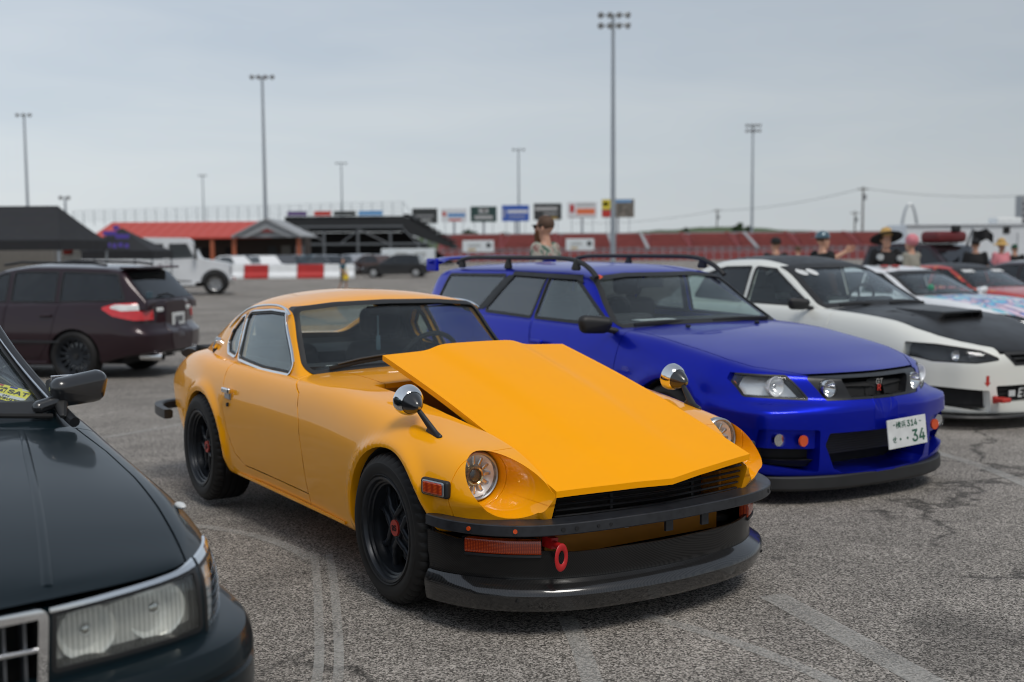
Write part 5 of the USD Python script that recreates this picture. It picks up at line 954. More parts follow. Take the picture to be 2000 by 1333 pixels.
def floodlight(px, top, d, rows, cols, label, wide=1.0):
    h = sz(top, d) - GY(d); p = thing('light_pole', label, 'light pole', (sx(px, d), d, GY(d)), 0, None)
    emit(p, 'pole', cyl((0, 0, 0), (0, 0, h - .3), .24, .13, n=16), 'galvanised'); emit(p, 'foot_plate', tm(box(0, 0, .05, .8, .8, .1)), 'concrete')
    for r in range(rows):
        emit(p, 'cross_arm', tm(box(0, 0, h - .35 - .85 * r, 2.2 * wide, .10, .10)), 'galvanised')
        for c in range(cols):
            x = (c - (cols - 1) / 2) * 2.1 * wide / (cols - 1); a = (c - (cols - 1) / 2) * .22 + (.35 if d < 120 else .1)
            m = cyl((0, .12, .08), (0, -.30, -.10), .13, .27, n=16); m = m.rotate((0, 0, math.degrees(a))).translate((x, 0, h - .30 - .85 * r))
            l = emit(p, 'floodlight', tm(m), 'lamp_white'); f = cyl((0, -.301, -.1005), (0, -.315, -.107), .25, n=16).rotate((0, 0, math.degrees(a))).translate((x, 0, h - .30 - .85 * r)); emit(l, 'lamp_glass', tm(f), 'steel')
for a in ((1198, 34, 98, 2, 4, 'tallest floodlight pole, in front of the last billboard, with two rows of lamps', 1.0), (523, 148, 132, 1, 4, 'floodlight pole rising behind the gable of the red-roofed building', 1.0), (62, 218, 167, 1, 3, 'floodlight pole at far left above the black canopy', .8), (403, 338, 305, 1, 3, 'short distant lamp pole above the cab of the white truck', .7), (672, 316, 264, 1, 3, 'distant floodlight pole rising behind the grandstand', .9),
          (1015, 292, 233, 1, 3, 'floodlight pole rising behind the blue billboard', .9), (1468, 248, 188, 2, 4, 'floodlight pole above the roof of the white sedan', .9), (135, 376, 150, 1, 2, 'small lamp pole just right of the black canopy ridge', .45)): floodlight(*a)

def canopy(name, label, x0, x1, y0, y1, ze, zt, val, hip, mt, legs=True):
    zg = GY(y0); c = thing(name, label, 'canopy tent', ((x0 + x1) / 2, (y0 + y1) / 2, zg)); hx, hy = (x1 - x0) / 2, (y1 - y0) / 2; e, t = ze - zg, zt - zg
    n = 14; V = []
    for u in np.linspace(0, 1, n):                                # slightly sagging hipped roof
        k = 1 - u; s_ = e + (t - e) * (u ** 1.12); rx, ry = hx - hip * u, max(.02, hy * k)
        V.append([(rx, -ry, s_), (rx, ry, s_), (-rx, ry, s_), (-rx, -ry, s_)])
    V = np.array(V); V2 = V.copy(); V2[..., 2] -= .02
    emit(c, 'roof', grid_solid(np.concatenate([V])), mt, False)
    for (a, b, dx, dy) in (((0, -hy), None, 2 * hx, .015), ((0, hy), None, 2 * hx, .015), ((hx, 0), None, .015, 2 * hy), ((-hx, 0), None, .015, 2 * hy)): emit(c, 'valance', tm(box(a[0], a[1], e - val / 2 - .003, dx, dy, val)), mt)
    if legs:
        for a in (-1, 1):
            for b in (-1, 1): emit(c, 'leg', tm(box(a * (hx - .04), b * (hy - .04), (e - val) / 2, .05, .05, e - val)), 'galvanised')
    return c
canopy('black_canopy', 'large black canopy tent with a hipped roof at the left edge', -18.5, -11.67, 30, 33.6, sz(463, 30), sz(397, 31.8), .26, .71, 'black_canvas')
w = thing('trailer', 'taupe trailer wall standing in the shade under the black canopy', 'trailer', (-17.3, 35.5, GY(35)))
emit(w, 'body', tm(rbox(0, 0, 1.35, 7.4, 2.2, 1.9, .05)), 'wall_taupe'); emit(w, 'skirt', tm(box(0, 0, .22, 7.2, 2.0, .3)), 'matte_black')
for x in (-1.6, .6): emit(w, 'window', tm(box(x, -1.102, 1.15, 1.3, .01, .22)), 'white_plastic')
for x, hgt, mt, lb in ((sx(126, 32), 1.75, 'white_plastic', 'narrow white banner stand under the right end of the black canopy'), (sx(137, 33), 1.9, 'cap_red', 'red and white feather banner under the right end of the black canopy')):
    b = thing('banner_stand', lb, 'banner', (x, 33.0, GY(33))); emit(b, 'panel', tm(box(0, 0, hgt / 2, .28, .03, hgt)), mt); emit(b, 'base', tm(box(0, 0, .02, .4, .3, .04)), 'matte_black')
    if mt == 'cap_red': emit(b, 'white_band', tm(box(0, -.018, hgt * .75, .28, .004, .5)), 'white_plastic')
t = canopy('event_tent', 'dark pop-up tent with purple lettering beside the black canopy', -15.97, -12.97, 42, 44.4, sz(485, 42), sz(441, 43.2), .30, 1.48, 'black_canvas')
for k in range(7):
    q = rbox(-.75 + .22 * k, -1.232, 2.02 + (0.03 if k % 2 else 0), .15, .012, .16, .005, 6); emit(t, 'printed_letter', tm(q), 'purple_print')
for x0, z0, l in ((-.2, 2.42, .5), (-.05, 2.62, .22), (.3, 2.30, .5)): emit(t, 'roof_print', tm(rbox(x0, -1.0 + (z0 - 2.2) * 1.25, z0 + .06, l, .012, .16, .005, 6).rotate((0, 0, 0))), 'purple_print')

# white truck
def truck():
    d = 50; c = thing('truck', 'white crew-cab truck with a long bonnet in front of the red-roofed building', 'truck', (sx(424, d), d, GY(d)), .20)
    prof = [(-.95, .55), (.55, .55), (.62, .75), (.60, 1.15), (.50, 1.34), (-.55, 1.52), (-.62, 1.58), (-.98, 2.30), (-1.15, 2.42), (-3.05, 2.45), (-3.18, 2.35), (-3.2, .75), (-.95, .62)]
    cab = CS(coords(rpoly(prof, .06))).extrude(2.2).rotate((90, 0, 0)).translate((0, 1.1, 0))
    cab -= cyl((0, -1.3, .50), (0, -.6, .50), .60, n=40) + cyl((0, .6, .50), (0, 1.3, .50), .60, n=40)
    wf = [(-.80, 1.56), (-1.10, 2.18), (-1.85, 2.18), (-1.85, 1.52)]; wr = [(-2.05, 1.52), (-2.05, 2.18), (-2.95, 2.18), (-2.95, 1.52)]
    for s in (1, -1):
        for w_ in (wf, wr): cab -= side_prism(rpoly(w_, .06), 1.06, 1.2, s)
    cab -= front_prism(rpoly([(-.95, 1.62), (.95, 1.62), (.85, 2.26), (-.85, 2.26)], .05), -.93, .3) ^ side_prism([(-.52, 1.55), (-.95, 2.40), (-.2, 2.4), (-.2, 1.55)], -1.2, 1.2)
    emit(c, 'cab', tm(cab), 'trailer_white', 25)
    for s in (1, -1):
        for w_ in (wf, wr): emit(c, 'side_window', tm(side_prism(rpoly(w_, .06).buffer(-.01), 1.055, 1.07, s)), 'tint_glass')
        emit(c, 'mirror', tm(rbox(-.75, s * 1.32, 1.75, .10, .20, .48, .03)), 'plastic_black'); emit(c, 'door_handle', tm(rbox(-1.75, s * 1.11, 1.30, .16, .03, .04, .01)), 'plastic_black'); emit(c, 'door_handle', tm(rbox(-2.2, s * 1.11, 1.30, .16, .03, .04, .01)), 'plastic_black')
        emit(c, 'running_board', tm(box(-1.95, s * 1.06, .50, 2.3, .16, .14)), 'trailer_white'); emit(c, 'door_seam', tm(box(-1.95, s * 1.101, 1.3, .02, .008, 1.4)), 'matte_black'); emit(c, 'headlight', tm(rbox(.56, s * .80, 1.02, .12, .36, .22, .03)), 'chrome')
    emit(c, 'windshield', tm(box(-.80, 0, 1.94, .02, 1.8, .72).rotate((0, 0, 0))), 'tint_glass'); emit(c, 'front_bumper', tm(rbox(.66, 0, .58, .22, 2.2, .30, .04)), 'chrome'); emit(c, 'grille', tm(rbox(.62, 0, 1.02, .06, 1.1, .45, .02)), 'steel')
    emit(c, 'truck_bed', tm(rbox(-4.6, 0, 1.12, 2.7, 2.3, 1.15, .03)), 'trailer_white'); emit(c, 'chassis', tm(box(-2.4, 0, .45, 5.6, .9, .2)), 'matte_black')
    for x in (0, -4.4):
        for s in (1, -1): wheel(c, x, s * .95, .48, .49, .28, .28, 'multi', 'alloy', spokes=8, res=.4)
truck()

# race barrier blocks
for k, (a, b, m) in enumerate(((418, 479, 'white'), (480.5, 526, 'red'), (527.5, 582, 'white'), (583.5, 634, 'red'), (635.5, 694, 'white'))):
    d = 75; x0, x1 = sx(a, d), sx(b, d); pr = [(-.30, 0), (.30, 0), (.30, .20), (.15, .40), (.12, .90), (-.12, .90), (-.15, .40), (-.30, .20)]
    lb = ('leftmost white barrier block, partly behind the truck wheel', 'red barrier block nearest the white truck', 'white barrier block between the two red ones', 'red barrier block nearest the walking person', 'white barrier block at the right end, behind the walking person')[k]
    mesh = front_prism(rpoly(pr, .02), 0, x1 - x0)
    o = solo('barrier_block', tm(mesh), 'barrier_' + m, lb, 'barrier', smooth=20); UsdGeom.Xformable(stage.GetPrimAtPath(o)).AddTranslateOp().Set(Gf.Vec3d(x0, d, GY(d)))

# red-roofed building with a gabled porch
def red_building():
    d = 95; zg = GY(d); X0, X1 = sx(188, d), sx(600, d); ze, zr = sz(461, d) - zg, sz(431, d) - zg
    b = thing('pavilion', 'long low building with a bright red roof and a white-edged gable', 'building', (X0, d, zg)); Lx = X1 - X0
    emit(b, 'wall', tm(box(Lx / 2 - .2, 4.5, ze / 2, Lx - 1.2, 5.0, ze - .02)), 'brown_wall')
    roof = side_prism([(0, 0), (0, 0.01)], 0, .1) if False else None
    Lm = sx(538, d) - X0
    R = CS([(-.9, ze - .08), (4.5, zr), (9.9, ze - .08), (9.9, ze + .06), (4.5, zr + .16), (-.9, ze + .06)]).extrude(Lm).transform(np.array([[0, 0, 1, 0], [1, 0, 0, 0], [0, 1, 0, 0]], float))
    rf = emit(b, 'roof', tm(R), 'red_roof', False)
    n = int(Lm / .9); sl = (zr + .10 - ze) / 5.4
    for k in range(n): emit(rf, 'roof_rib', tube([(k * .9 + .3, -.85, ze + .075), (k * .9 + .3, 4.4, zr + .155)], .03, 6), 'red_roof')
    gx0, gx1 = sx(474, d) - X0, sx(606, d) - X0; gm = (gx0 + gx1) / 2; zt = sz(428, d) - zg
    G = Manifold.batch_hull([Manifold.sphere(.02, 6).translate(p) for p in ((gx0, -3, ze), (gx1, -3, ze), (gm, -3, zt), (gx0, 4, ze), (gx1, 4, ze), (gm, 4, zt))])
    emit(b, 'gable', tm(G - Manifold.batch_hull([Manifold.sphere(.02, 6).translate(p) for p in ((gx0 + .9, -3.4, ze - .12), (gx1 - .9, -3.4, ze - .12), (gm, -3.4, zt - .72), (gx0 + .9, -2.7, ze - .12), (gx1 - .9, -2.7, ze - .12), (gm, -2.7, zt - .72))])), 'trim_grey', False)
    for s in (0, 1):
        a = np.array([gx0 if s == 0 else gx1, -3.1, ze]); c_ = np.array([gm, -3.1, zt]); emit(b, 'barge_board', tube([a, c_], .14, 4), 'trim_grey')
        emit(b, 'gable_roof', tm(Manifold.batch_hull([Manifold.sphere(.05, 6).translate(tuple(p)) for p in (a + [0, -.1, .08], c_ + [0, -.1, .08], a + [0, 7, .03], c_ + [0, 7, .03])])), 'trim_grey')
    emit(b, 'gable_sign', tm(box(gm, -2.85, ze + .55, 1.1, .05, .30)), 'cap_red')
    for px in (422, 475.5, 598): emit(b, 'porch_post', tm(box(sx(px, d) - X0, -2.6 if px > 470 else -.6, ze / 2 - .03, .32, .32, ze - .1)), 'orange_post')
    for k, px in enumerate((500, 525, 552, 580)): emit(b, 'wall_panel', tm(box(sx(px, d) - X0, 1.96, 1.2, .75, .06, 1.9)), ('brown_wall', 'grey_cloth', 'wall_taupe', 'trim_grey')[k])
    for px in (300, 345, 390, 445): emit(b, 'doorway', tm(box(sx(px, d) - X0, 1.97, 1.05, 1.1, .05, 2.0)), 'matte_black')
red_building()

def grandstand():
    d = 125; zg = GY(d); g = thing('grandstand', 'dark steel grandstand seen from behind, sloping down on its right side', 'grandstand', (0, d, zg))
    zt = sz(421, d) - zg; xl, xr, xe = sx(560, d), sx(790, d), sx(888, d)
    poly = [(xl, zt), (xr, zt), (xe, sz(478, d) - zg), (xe, sz(486, d) - zg), (xr - .5, zt - 1.6), (xl, zt - 1.6)]
    emit(g, 'seating_deck', tm(side_prism(poly, 0, 9.0)), 'deck_dark', False)
    for k in range(9):
        x = xr + (xe - xr) * k / 9; z = zt + (sz(478, d) - zg - zt) * k / 9; emit(g, 'deck_step', tm(box(x + .3, 4.5, z + .10, .5, 9.0, .2)), 'deck_dark')
    emit(g, 'back_screen', tm(side_prism([(xl, .1), (xe, .1), (xr, zt - 1.7), (xl, zt - 1.7)], 4.5, 4.6)), 'matte_black')
    for px in (600, 636, 702, 765, 820): emit(g, 'post', tm(box(sx(px, d), -.1, (zt - 1.6) / 2, .26, .26, zt - 1.62 if px < 795 else 1.6)), 'post_grey')
    for py, a, b in ((441, 585, 790), (475, 600, 850)): emit(g, 'beam', tm(box((sx(a, d) + sx(b, d)) / 2, -.15, sz(py, d) - zg, sx(b, d) - sx(a, d), .18, .22)), 'post_grey')
    for a, b in (((636, 470), (600, 446)), ((702, 446), (760, 474)), ((705, 446), (668, 474)), ((820, 478), (790, 446))): emit(g, 'brace', tube([(sx(a[0], d), -.1, sz(a[1], d) - zg), (sx(b[0], d), -.1, sz(b[1], d) - zg)], .09, 6), 'post_grey')
    f = thing('mesh_fence', 'tall catch fence of thin posts along the top of the grandstand', 'fence', (0, d + 1, zg + zt))
    for px in range(150, 800, 20): 
        top = 407 - (px - 150) / 650 * 14; emit(f, 'fence_post', cyl((sx(px, d + 1), 0, sz(436, d) - zg - zt if px < 560 else 0), (sx(px, d + 1), 0, sz(top, d + 1) - zg - zt), .035, n=6), 'galvanised')
    for r in range(5): emit(f, 'fence_wire', cyl((sx(150, d + 1), 0, sz(407 + 5 * r, d + 1) - zg - zt), (sx(790, d + 1), 0, sz(393 + 5.5 * r, d + 1) - zg - zt), .018, n=5), 'galvanised')
    emit(f, 'end_wire', cyl((sx(790, d + 1), 0, sz(393, d + 1) - zg - zt), (sx(815, d + 1), 0, sz(428, d + 1) - zg - zt), .03, n=5), 'galvanised')
    for a, b, m, lb in ((566, 604, 'banner_purple', 'purple banner on the grandstand rail'), (618, 651, 'cap_red', 'dull red banner on the grandstand rail'), (656, 699, 'billboard_black', 'black banner on the grandstand rail'), (704, 751, 'banner_sky', 'light blue banner on the grandstand rail')):
        o = solo('rail_banner', tm(box(sx((a + b) / 2, d), d - .2, sz(415.5, d), sx(b, d) - sx(a, d), .04, .50)), m, lb, 'banner')
    for px, hh in ((586, 1.0), (645, 1.2), (712, 1.3), (742, 1.1)): pass
grandstand()

def billboard(k, a, b, t, bt, m, lb, art):
    d = 160; zg = GY(d); w_, h_ = sx(b, d) - sx(a, d), (bt - t) / 2260 * d; c = thing('billboard', lb, 'billboard', (sx((a + b) / 2, d), d, zg), 0, None); zc = sz((t + bt) / 2, d) - zg
    emit(c, 'board', tm(box(0, 0, zc, w_, .12, h_)), m); emit(c, 'post', tm(box(0, .2, (zc - h_ / 2) / 2 + .2, .30, .2, zc - h_ / 2 + .6)), 'galvanised')
    for x in (-.35, .35): emit(c, 'strut', tm(box(x * w_, .15, (zc - h_ / 2) / 2, .08, .08, zc - h_ / 2)), 'galvanised')
    for (x, z, ww, hh, mm) in art: emit(c, 'print', tm(box(x * w_, -.064, zc + z * h_, ww * w_, .01, hh * h_)), mm)
BB = [(808, 857, 407, 436, 'billboard_black', 'dark grey billboard at the left end of the row, beside the grandstand', [(0, .0, .7, .10, 'trim_grey'), (.05, -.28, .4, .12, 'print_grey')]),
      (864, 914, 408, 434, 'billboard_white', 'white billboard with a blue wordmark and a red mark', [(.1, .02, .68, .24, 'print_blue'), (-.38, .12, .14, .30, 'cap_red'), (.05, -.34, .5, .14, 'cap_red')]),
      (921, 972, 404, 434, 'billboard_green', 'dark green billboard with a pale round logo', [(0, .22, .36, .30, 'print_grey'), (.02, .24, .12, .16, 'billboard_orange'), (0, -.2, .7, .22, 'print_grey')]),
      (982, 1035, 402, 433, 'billboard_blue', 'bright blue billboard with white lettering', [(.08, .1, .76, .18, 'billboard_white'), (.05, -.22, .6, .07, 'print_grey'), (-.42, .0, .06, .5, 'print_grey')]),
      (1044, 1098, 399, 431, 'billboard_black', 'black billboard with a slanted white name, behind the bearded man', [(-.05, .18, .8, .20, 'print_grey'), (.1, -.12, .5, .08, 'print_grey'), (.1, -.38, .5, .12, 'brass')]),
      (1109, 1167, 397, 428, 'billboard_white', 'white billboard with an orange panel', [(.12, -.08, .62, .36, 'billboard_orange'), (.12, .34, .62, .16, 'print_grey'), (0, -.42, .9, .08, 'print_grey'), (-.34, .1, .14, .5, 'hook_red')]),
      (1176, 1239, 392, 427, 'print_photo', 'yellow and dark photo billboard at the right end of the row', [(-.36, .22, .27, .52, 'billboard_yellow'), (-.36, -.28, .27, .36, 'cap_red'), (-.38, .24, .16, .2, 'billboard_black'), (.12, .40, .6, .14, 'banner_sky')])]
for k, a in enumerate(BB): billboard(k, *a)

def bleachers():
    d = 150; zg = GY(d); b = thing('bleachers', 'long run of red bleacher seating across the far side of the track', 'bleachers', (0, d, zg)); xa, xb = sx(855, d), sx(1800, d)
    z0, z1 = sz(489, d) - zg, sz(457, d) - zg
    emit(b, 'seating_deck', tm(front_prism([(-1, -.5), (9, -.5), (9, z1 - .12), (0, z0 - .12)], 0, xb - xa)).apply_translation((xa, 0, 0)), 'aisle_dark')
    n = 9; cuts = [855, 975, 1085, 1195, 1262, 1345, 1440, 1475, 1560, 1615, 1680, 1800]
    for i in range(len(cuts) - 1):
        for k in range(n):
            u = (k + .5) / n; sl = (6 if i % 2 else -4) * (u - .5); x0, x1 = sx(cuts[i] + 9, d) + u * 1.0, sx(cuts[i + 1], d) + u * 1.0
            emit(b, 'bench', tm(box((x0 + x1) / 2, 9 * u, z0 + (z1 - z0) * u + .02, x1 - x0, .55, .16)), 'bench_red')
    for c_ in cuts[1:-1]: emit(b, 'stair', tm(Manifold.batch_hull([Manifold.sphere(.08, 6).translate((sx(c_ + 2, d) + q, y, z)) for q in (0, .3) for y, z in ((-.2, z0 + .1), (9, z1 + .1))])), 'trim_grey' if c_ in (1262, 1475, 1195) else 'aisle_dark')
    emit(b, 'back_wall', tm(box((xa + xb) / 2, 9.4, z1 / 2, xb - xa, .2, z1 + .25)), 'trim_grey')
    f = thing('track_fence', 'grey railing fence along the foot of the red bleachers', 'fence', (0, d - 4, zg))
    for k in range(60): emit(f, 'fence_post', cyl((xa + (xb - xa) * k / 59, 0, 0), (xa + (xb - xa) * k / 59, 0, sz(484, d) - zg), .05, n=6), 'galvanised')
    for z in (486, 490, 494): emit(f, 'rail', tm(box((xa + xb) / 2, 0, sz(z, d) - zg, xb - xa, .05, .06)), 'galvanised')
    for a, b_, t, lb in ((905, 966, 470, 'white sign with a dark circular crest below the green billboard'), (1106, 1161, 468, 'white sign with a dark crest right of the bearded man')):
        s = thing('track_sign', lb, 'sign', (sx((a + b_) / 2, 120), 120, GY(120))); w_ = sx(b_, 120) - sx(a, 120); z = sz(t + 11, 120) - GY(120)
        emit(s, 'panel', tm(rbox(0, 0, z, w_, .08, 1.2, .03)), 'billboard_white'); emit(s, 'crest', cyl((w_ * .33, -.045, z + .1), (w_ * .33, -.06, z + .1), .26, n=20), 'steel_dark'); emit(s, 'print', tm(box(-w_ * .12, -.045, z + .08, w_ * .4, .01, .3)), 'print_grey'); emit(s, 'print', tm(box(-w_ * .2, -.045, z - .35, w_ * .25, .01, .2)), 'brass')
        for x in (-.35, .35): emit(s, 'leg', tm(box(w_ * x, .1, (z - .6) / 2, .1, .1, z - .6)), 'galvanised')
bleachers()

# hill, trees, poles and wires, arch, far tower
def hill():
    xs_ = np.linspace(-60, 140, 160); pts = np.c_[xs_, xs_ * 0, xs_ * 0]; top = 3.0 + 2.2 * np.exp(-((xs_ - 52) / 26) ** 2) + .7 * meshkit.fbm(np.c_[xs_ / 7, xs_ * 0, xs_ * 0], 4)
    ys_ = np.linspace(0, 1, 10); V = np.stack([np.stack([xs_, 255 + 40 * v + xs_ * 0, -.7 + (top + .7) * math.sin(v * PI / 2) + .3 * meshkit.fbm(np.c_[xs_ / 3, xs_ * 0 + v * 9, xs_ * 0], 3) * v], -1) for v in ys_] + [np.stack([xs_, 310 + xs_ * 0, xs_ * 0 - 1], -1)])
    k, n = V.shape[:2]; i, j = np.meshgrid(np.arange(k - 1), np.arange(n - 1), indexing='ij'); a = (i * n + j).ravel()
    solo('grassy_bank', (V.reshape(-1, 3), np.c_[a, a + 1, a + n + 1, a + n]), 'grass', kind='structure', smooth=True)
hill()
def tree(px, top, d, w_, label):
    zg = GY(d); h = sz(top, d) - zg; t = thing('tree', label, 'tree', (sx(px, d), d, zg)); rg = np.random.default_rng(px)
    emit(t, 'trunk', tube([(0, 0, 0), (.1, 0, h * .3), (0, .1, h * .7)], [.25, .2, .08], 8), 'bark')
    n = 900; c = rg.normal(size=(n, 3)); c /= np.linalg.norm(c, axis=1)[:, None]; c *= (rg.random(n) ** .45)[:, None]; lump = .75 + .5 * meshkit.fbm(c * 2.2 + px, 3)[:, None]
    c = c * lump * [w_ / 2, w_ / 2, h * .42] + [0, 0, h * .56]; a = rg.normal(size=(n, 3)) * .30; b = rg.normal(size=(n, 3)) * .30
    V = np.stack([c - a, c + b, c + a, c - b], 1).reshape(-1, 3); F = np.arange(4 * n).reshape(n, 4); emit(t, 'crown', (V, F), 'leaf', False)
for a in ((917, 449, 210, 3.4, 'round green tree between the white and green billboards'), (985, 456, 215, 2.2, 'small tree under the blue billboard'), (895, 460, 215, 2.0, 'small tree just right of the grandstand end'), (1442, 441, 262, 2.8, 'tree on the grassy bank left of the right-hand floodlight pole'), (1462, 446, 264, 1.8, 'shrubby tree on the bank beside the right-hand floodlight pole'), (1340, 450, 262, 2.2, 'low bush on the bank above the blue wagon roof')): tree(*a)
def utility_pole(px, top, d, label):
    h = sz(top, d) - GY(d); u = thing('utility_pole', label, 'utility pole', (sx(px, d), d, GY(d))); emit(u, 'pole', cyl((0, 0, 0), (0, 0, h), .22, .15, n=10), 'wood_pole'); emit(u, 'cross_arm', tm(box(0, 0, h - .5, 2.2, .15, .18)), 'wood_pole')
    for x in (-.9, 0, .9): emit(u, 'insulator', cyl((x, 0, h - .41), (x, 0, h - .15), .06, n=8), 'steel')
    emit(u, 'transformer', cyl((.35, -.3, h - 2.6), (.35, -.3, h - 1.5), .28, n=12), 'trim_grey')
utility_pole(1683, 371, 230, 'tall wooden utility pole left of the wide-brimmed hat'); utility_pole(1400, 412, 300, 'short distant utility pole on the bank'); utility_pole(1668, 418, 280, 'thin distant pole just left of the tall utility pole'); utility_pole(2040, 385, 235, 'utility pole at the right edge of the frame')
def wire(a, da, b, db, sag, lb):
    P0, P1 = np.array([sx(a[0], da), da, sz(a[1], da)]), np.array([sx(b[0], db), db, sz(b[1], db)]); u = np.linspace(0, 1, 24)[:, None]; P = P0 + (P1 - P0) * u; P[:, 2] -= sag * 4 * (u * (1 - u))[:, 0]
    solo('power_line', tube(P, .045, 5), 'steel_dark', lb, 'power line')
wire((1683, 374), 230, (1400, 415), 300, 1.0, 'power line running left from the tall utility pole to the short one'); wire((1683, 374), 230, (2040, 388), 235, 1.0, 'power line running right from the tall utility pole'); wire((1400, 415), 300, (1120, 437), 380, 1.2, 'faint power line running left from the short utility pole')
th = np.linspace(-1, 1, 60); d = 1500; hw_, hh_ = 19 / 2260 * d, (480 - 405) / 2260 * d
ar = np.c_[sx(1774, d) + hw_ * th, d + th * 0, -2 + (hh_ + 3.4) * (1 - (np.cosh(2.2 * th) - 1) / (math.cosh(2.2) - 1))]
A = thing('arch', 'thin pale steel arch far away on the horizon', 'arch', (0, 0, 0)); emit(A, 'arch_curve', tube(ar, np.interp(np.abs(th), [0, 1], [.9, 2.0]), 6), 'steel')
B_ = thing('tower_block', 'grey tower block far away at the right edge', 'building', (sx(1996, 600), 600, -1)); emit(B_, 'wall', tm(box(0, 0, 13, 5.5, 8, 26)), 'trim_grey')
for r in range(7): emit(B_, 'window_band', tm(box(0, -4.03, 4 + 3 * r, 4.9, .05, 1.3)), 'steel_dark')

def white_trailer():
    d = 45; zg = GY(d); x0, x1 = sx(1768, d), sx(2060, d); t = thing('trailer', 'long white trailer at right behind the people', 'trailer', ((x0 + x1) / 2, d, zg)); w_ = x1 - x0; zt = sz(444, d) - zg
    emit(t, 'body', tm(rbox(0, 1.2, (zt + .5) / 2, w_, 2.4, zt - .5, .05)), 'trailer_white', 25); emit(t, 'roof_edge', tm(box(0, -.02, zt - .06, w_, .05, .08)), 'trim_grey')
    emit(t, 'window', tm(box(sx(1963, d) - (x0 + x1) / 2, -.01, sz(457, d) - zg, .26, .03, .26)), 'matte_black')
    for px in (1985, 2012): emit(t, 'door_seam', tm(box(sx(px, d) - (x0 + x1) / 2, -.01, zt / 2, .03, .03, zt - .7)), 'trim_grey')
    emit(t, 'air_conditioner', tm(rbox(sx(1985, d) - (x0 + x1) / 2, 1.2, zt + .12, 1.0, .9, .26, .06)), 'white_plastic')
    for x in (-.6, .4): emit(t, 'wheel', cyl((x + w_ * .2, -.05, .38), (x + w_ * .2, .25, .38), .38, n=24), 'rubber')
white_trailer()
t = thing('trailer', 'low white banner-sided trailer behind the dark parked car', 'trailer', (sx(800, 92), 92, GY(92))); emit(t, 'body', tm(rbox(0, 0, 1.35, 4.1, 2.2, 1.0, .04)), 'billboard_white'); emit(t, 'axle_base', tm(box(0, 0, .45, 3.6, 1.8, .6)), 'matte_black')
for x in (-.5, 1.0): emit(t, 'side_print', tm(box(x, -1.11, 1.4, .9, .02, .35)), 'print_grey')

def far_car(px, d, yaw, mt, label, L_=4.5, H_=1.45, W_=1.78, suv=False, group=None):
    c = thing('parked_car', label, 'car', (sx(px, d), d, GY(d)), yaw, group); hl = L_ / 2; b = .56 * H_ if not suv else .58 * H_
    low = [(-hl, .30), (-hl + .05, b - .12), (-hl + .3, b), (-hl + 1.0, b + .03), (hl - 1.3, b), (hl - .25, b - .16), (hl, b - .38), (hl - .03, .28), (hl - .3, .2), (-hl + .3, .2)]
    top = [(-hl + .55, b + .0), (-hl + (1.15 if not suv else .75), H_ - .05), (-hl + 1.6, H_), (hl - 2.3, H_ - .02), (hl - 2.05, H_ - .07), (hl - 1.15, b - .02)]
    body = CS(coords(rpoly(low, .05))).extrude(W_).rotate((90, 0, 0)).translate((0, W_ / 2, 0)); cab = CS(coords(rpoly(top, .04))).extrude(W_ - .12).rotate((90, 0, 0)).translate((0, W_ / 2 - .06, 0))
    cab = cab.warp_batch(lambda v: np.c_[v[:, 0], v[:, 1] * (1 - .22 * np.clip((v[:, 2] - b) / (H_ - b), 0, 1)), v[:, 2]])
    for x in (-hl + .85, hl - .85):
        for s in (1, -1): body -= cyl((x, s * (W_ / 2 - .26), .32), (x, s * (W_ / 2 + .1), .32), .37, n=24)
    emit(c, 'body', tm(body), mt, 30); emit(c, 'cabin', tm(cab), mt, 30)
    gl = Polygon(top).buffer(-.075); gl2 = side_prism(gl, 0, W_, 1)
    for s in (1, -1):
        for x0, x1 in ((-hl, -.05), (.03, hl)):
            q = gl.intersection(Polygon([(x0, 0), (x1, 0), (x1, 3), (x0, 3)]))
            if q.area > .03: emit(c, 'side_window', tm((side_prism(coords(q), .3, W_ / 2 + .05, s) ^ cab.scale((1, 1.012, 1))) - cab.scale((1, .97, 1))), 'tint_glass')
    emit(c, 'windshield', tm(Manifold.batch_hull([Manifold.sphere(.012, 6).translate((x, y * (1 - k), z + .012)) for x, z, k in ((hl - 2.02, H_ - .10, .22), (hl - 1.22, b + .05, .02)) for y in (-.74, .74)])), 'tint_glass')
    for s in (1, -1):
        emit(c, 'headlight', tm(rbox(hl - .10, s * (W_ / 2 - .28), b - .28, .16, .36, .14, .04)), 'chrome'); emit(c, 'tail_lamp', tm(rbox(-hl + .06, s * (W_ / 2 - .22), b - .16, .10, .32, .16, .03)), 'tail_red')
        for x in (-hl + .85, hl - .85): w_ = emit(c, 'wheel', cyl((x, s * (W_ / 2 - .22), .32), (x, s * (W_ / 2 - .01), .32), .32, n=24), 'rubber'); emit(w_, 'rim', cyl((x, s * (W_ / 2 - .05), .32), (x, s * (W_ / 2 - .0), .32), .21, n=16), 'alloy')
    emit(c, 'grille', tm(rbox(hl - .02, 0, b - .34, .05, .8, .16, .02)), 'matte_black')
    return c
far_car(778, 76, PI - .12, 'black_paint', 'black crossover parked right of the barrier blocks', 4.5, 1.50, 1.85, True)
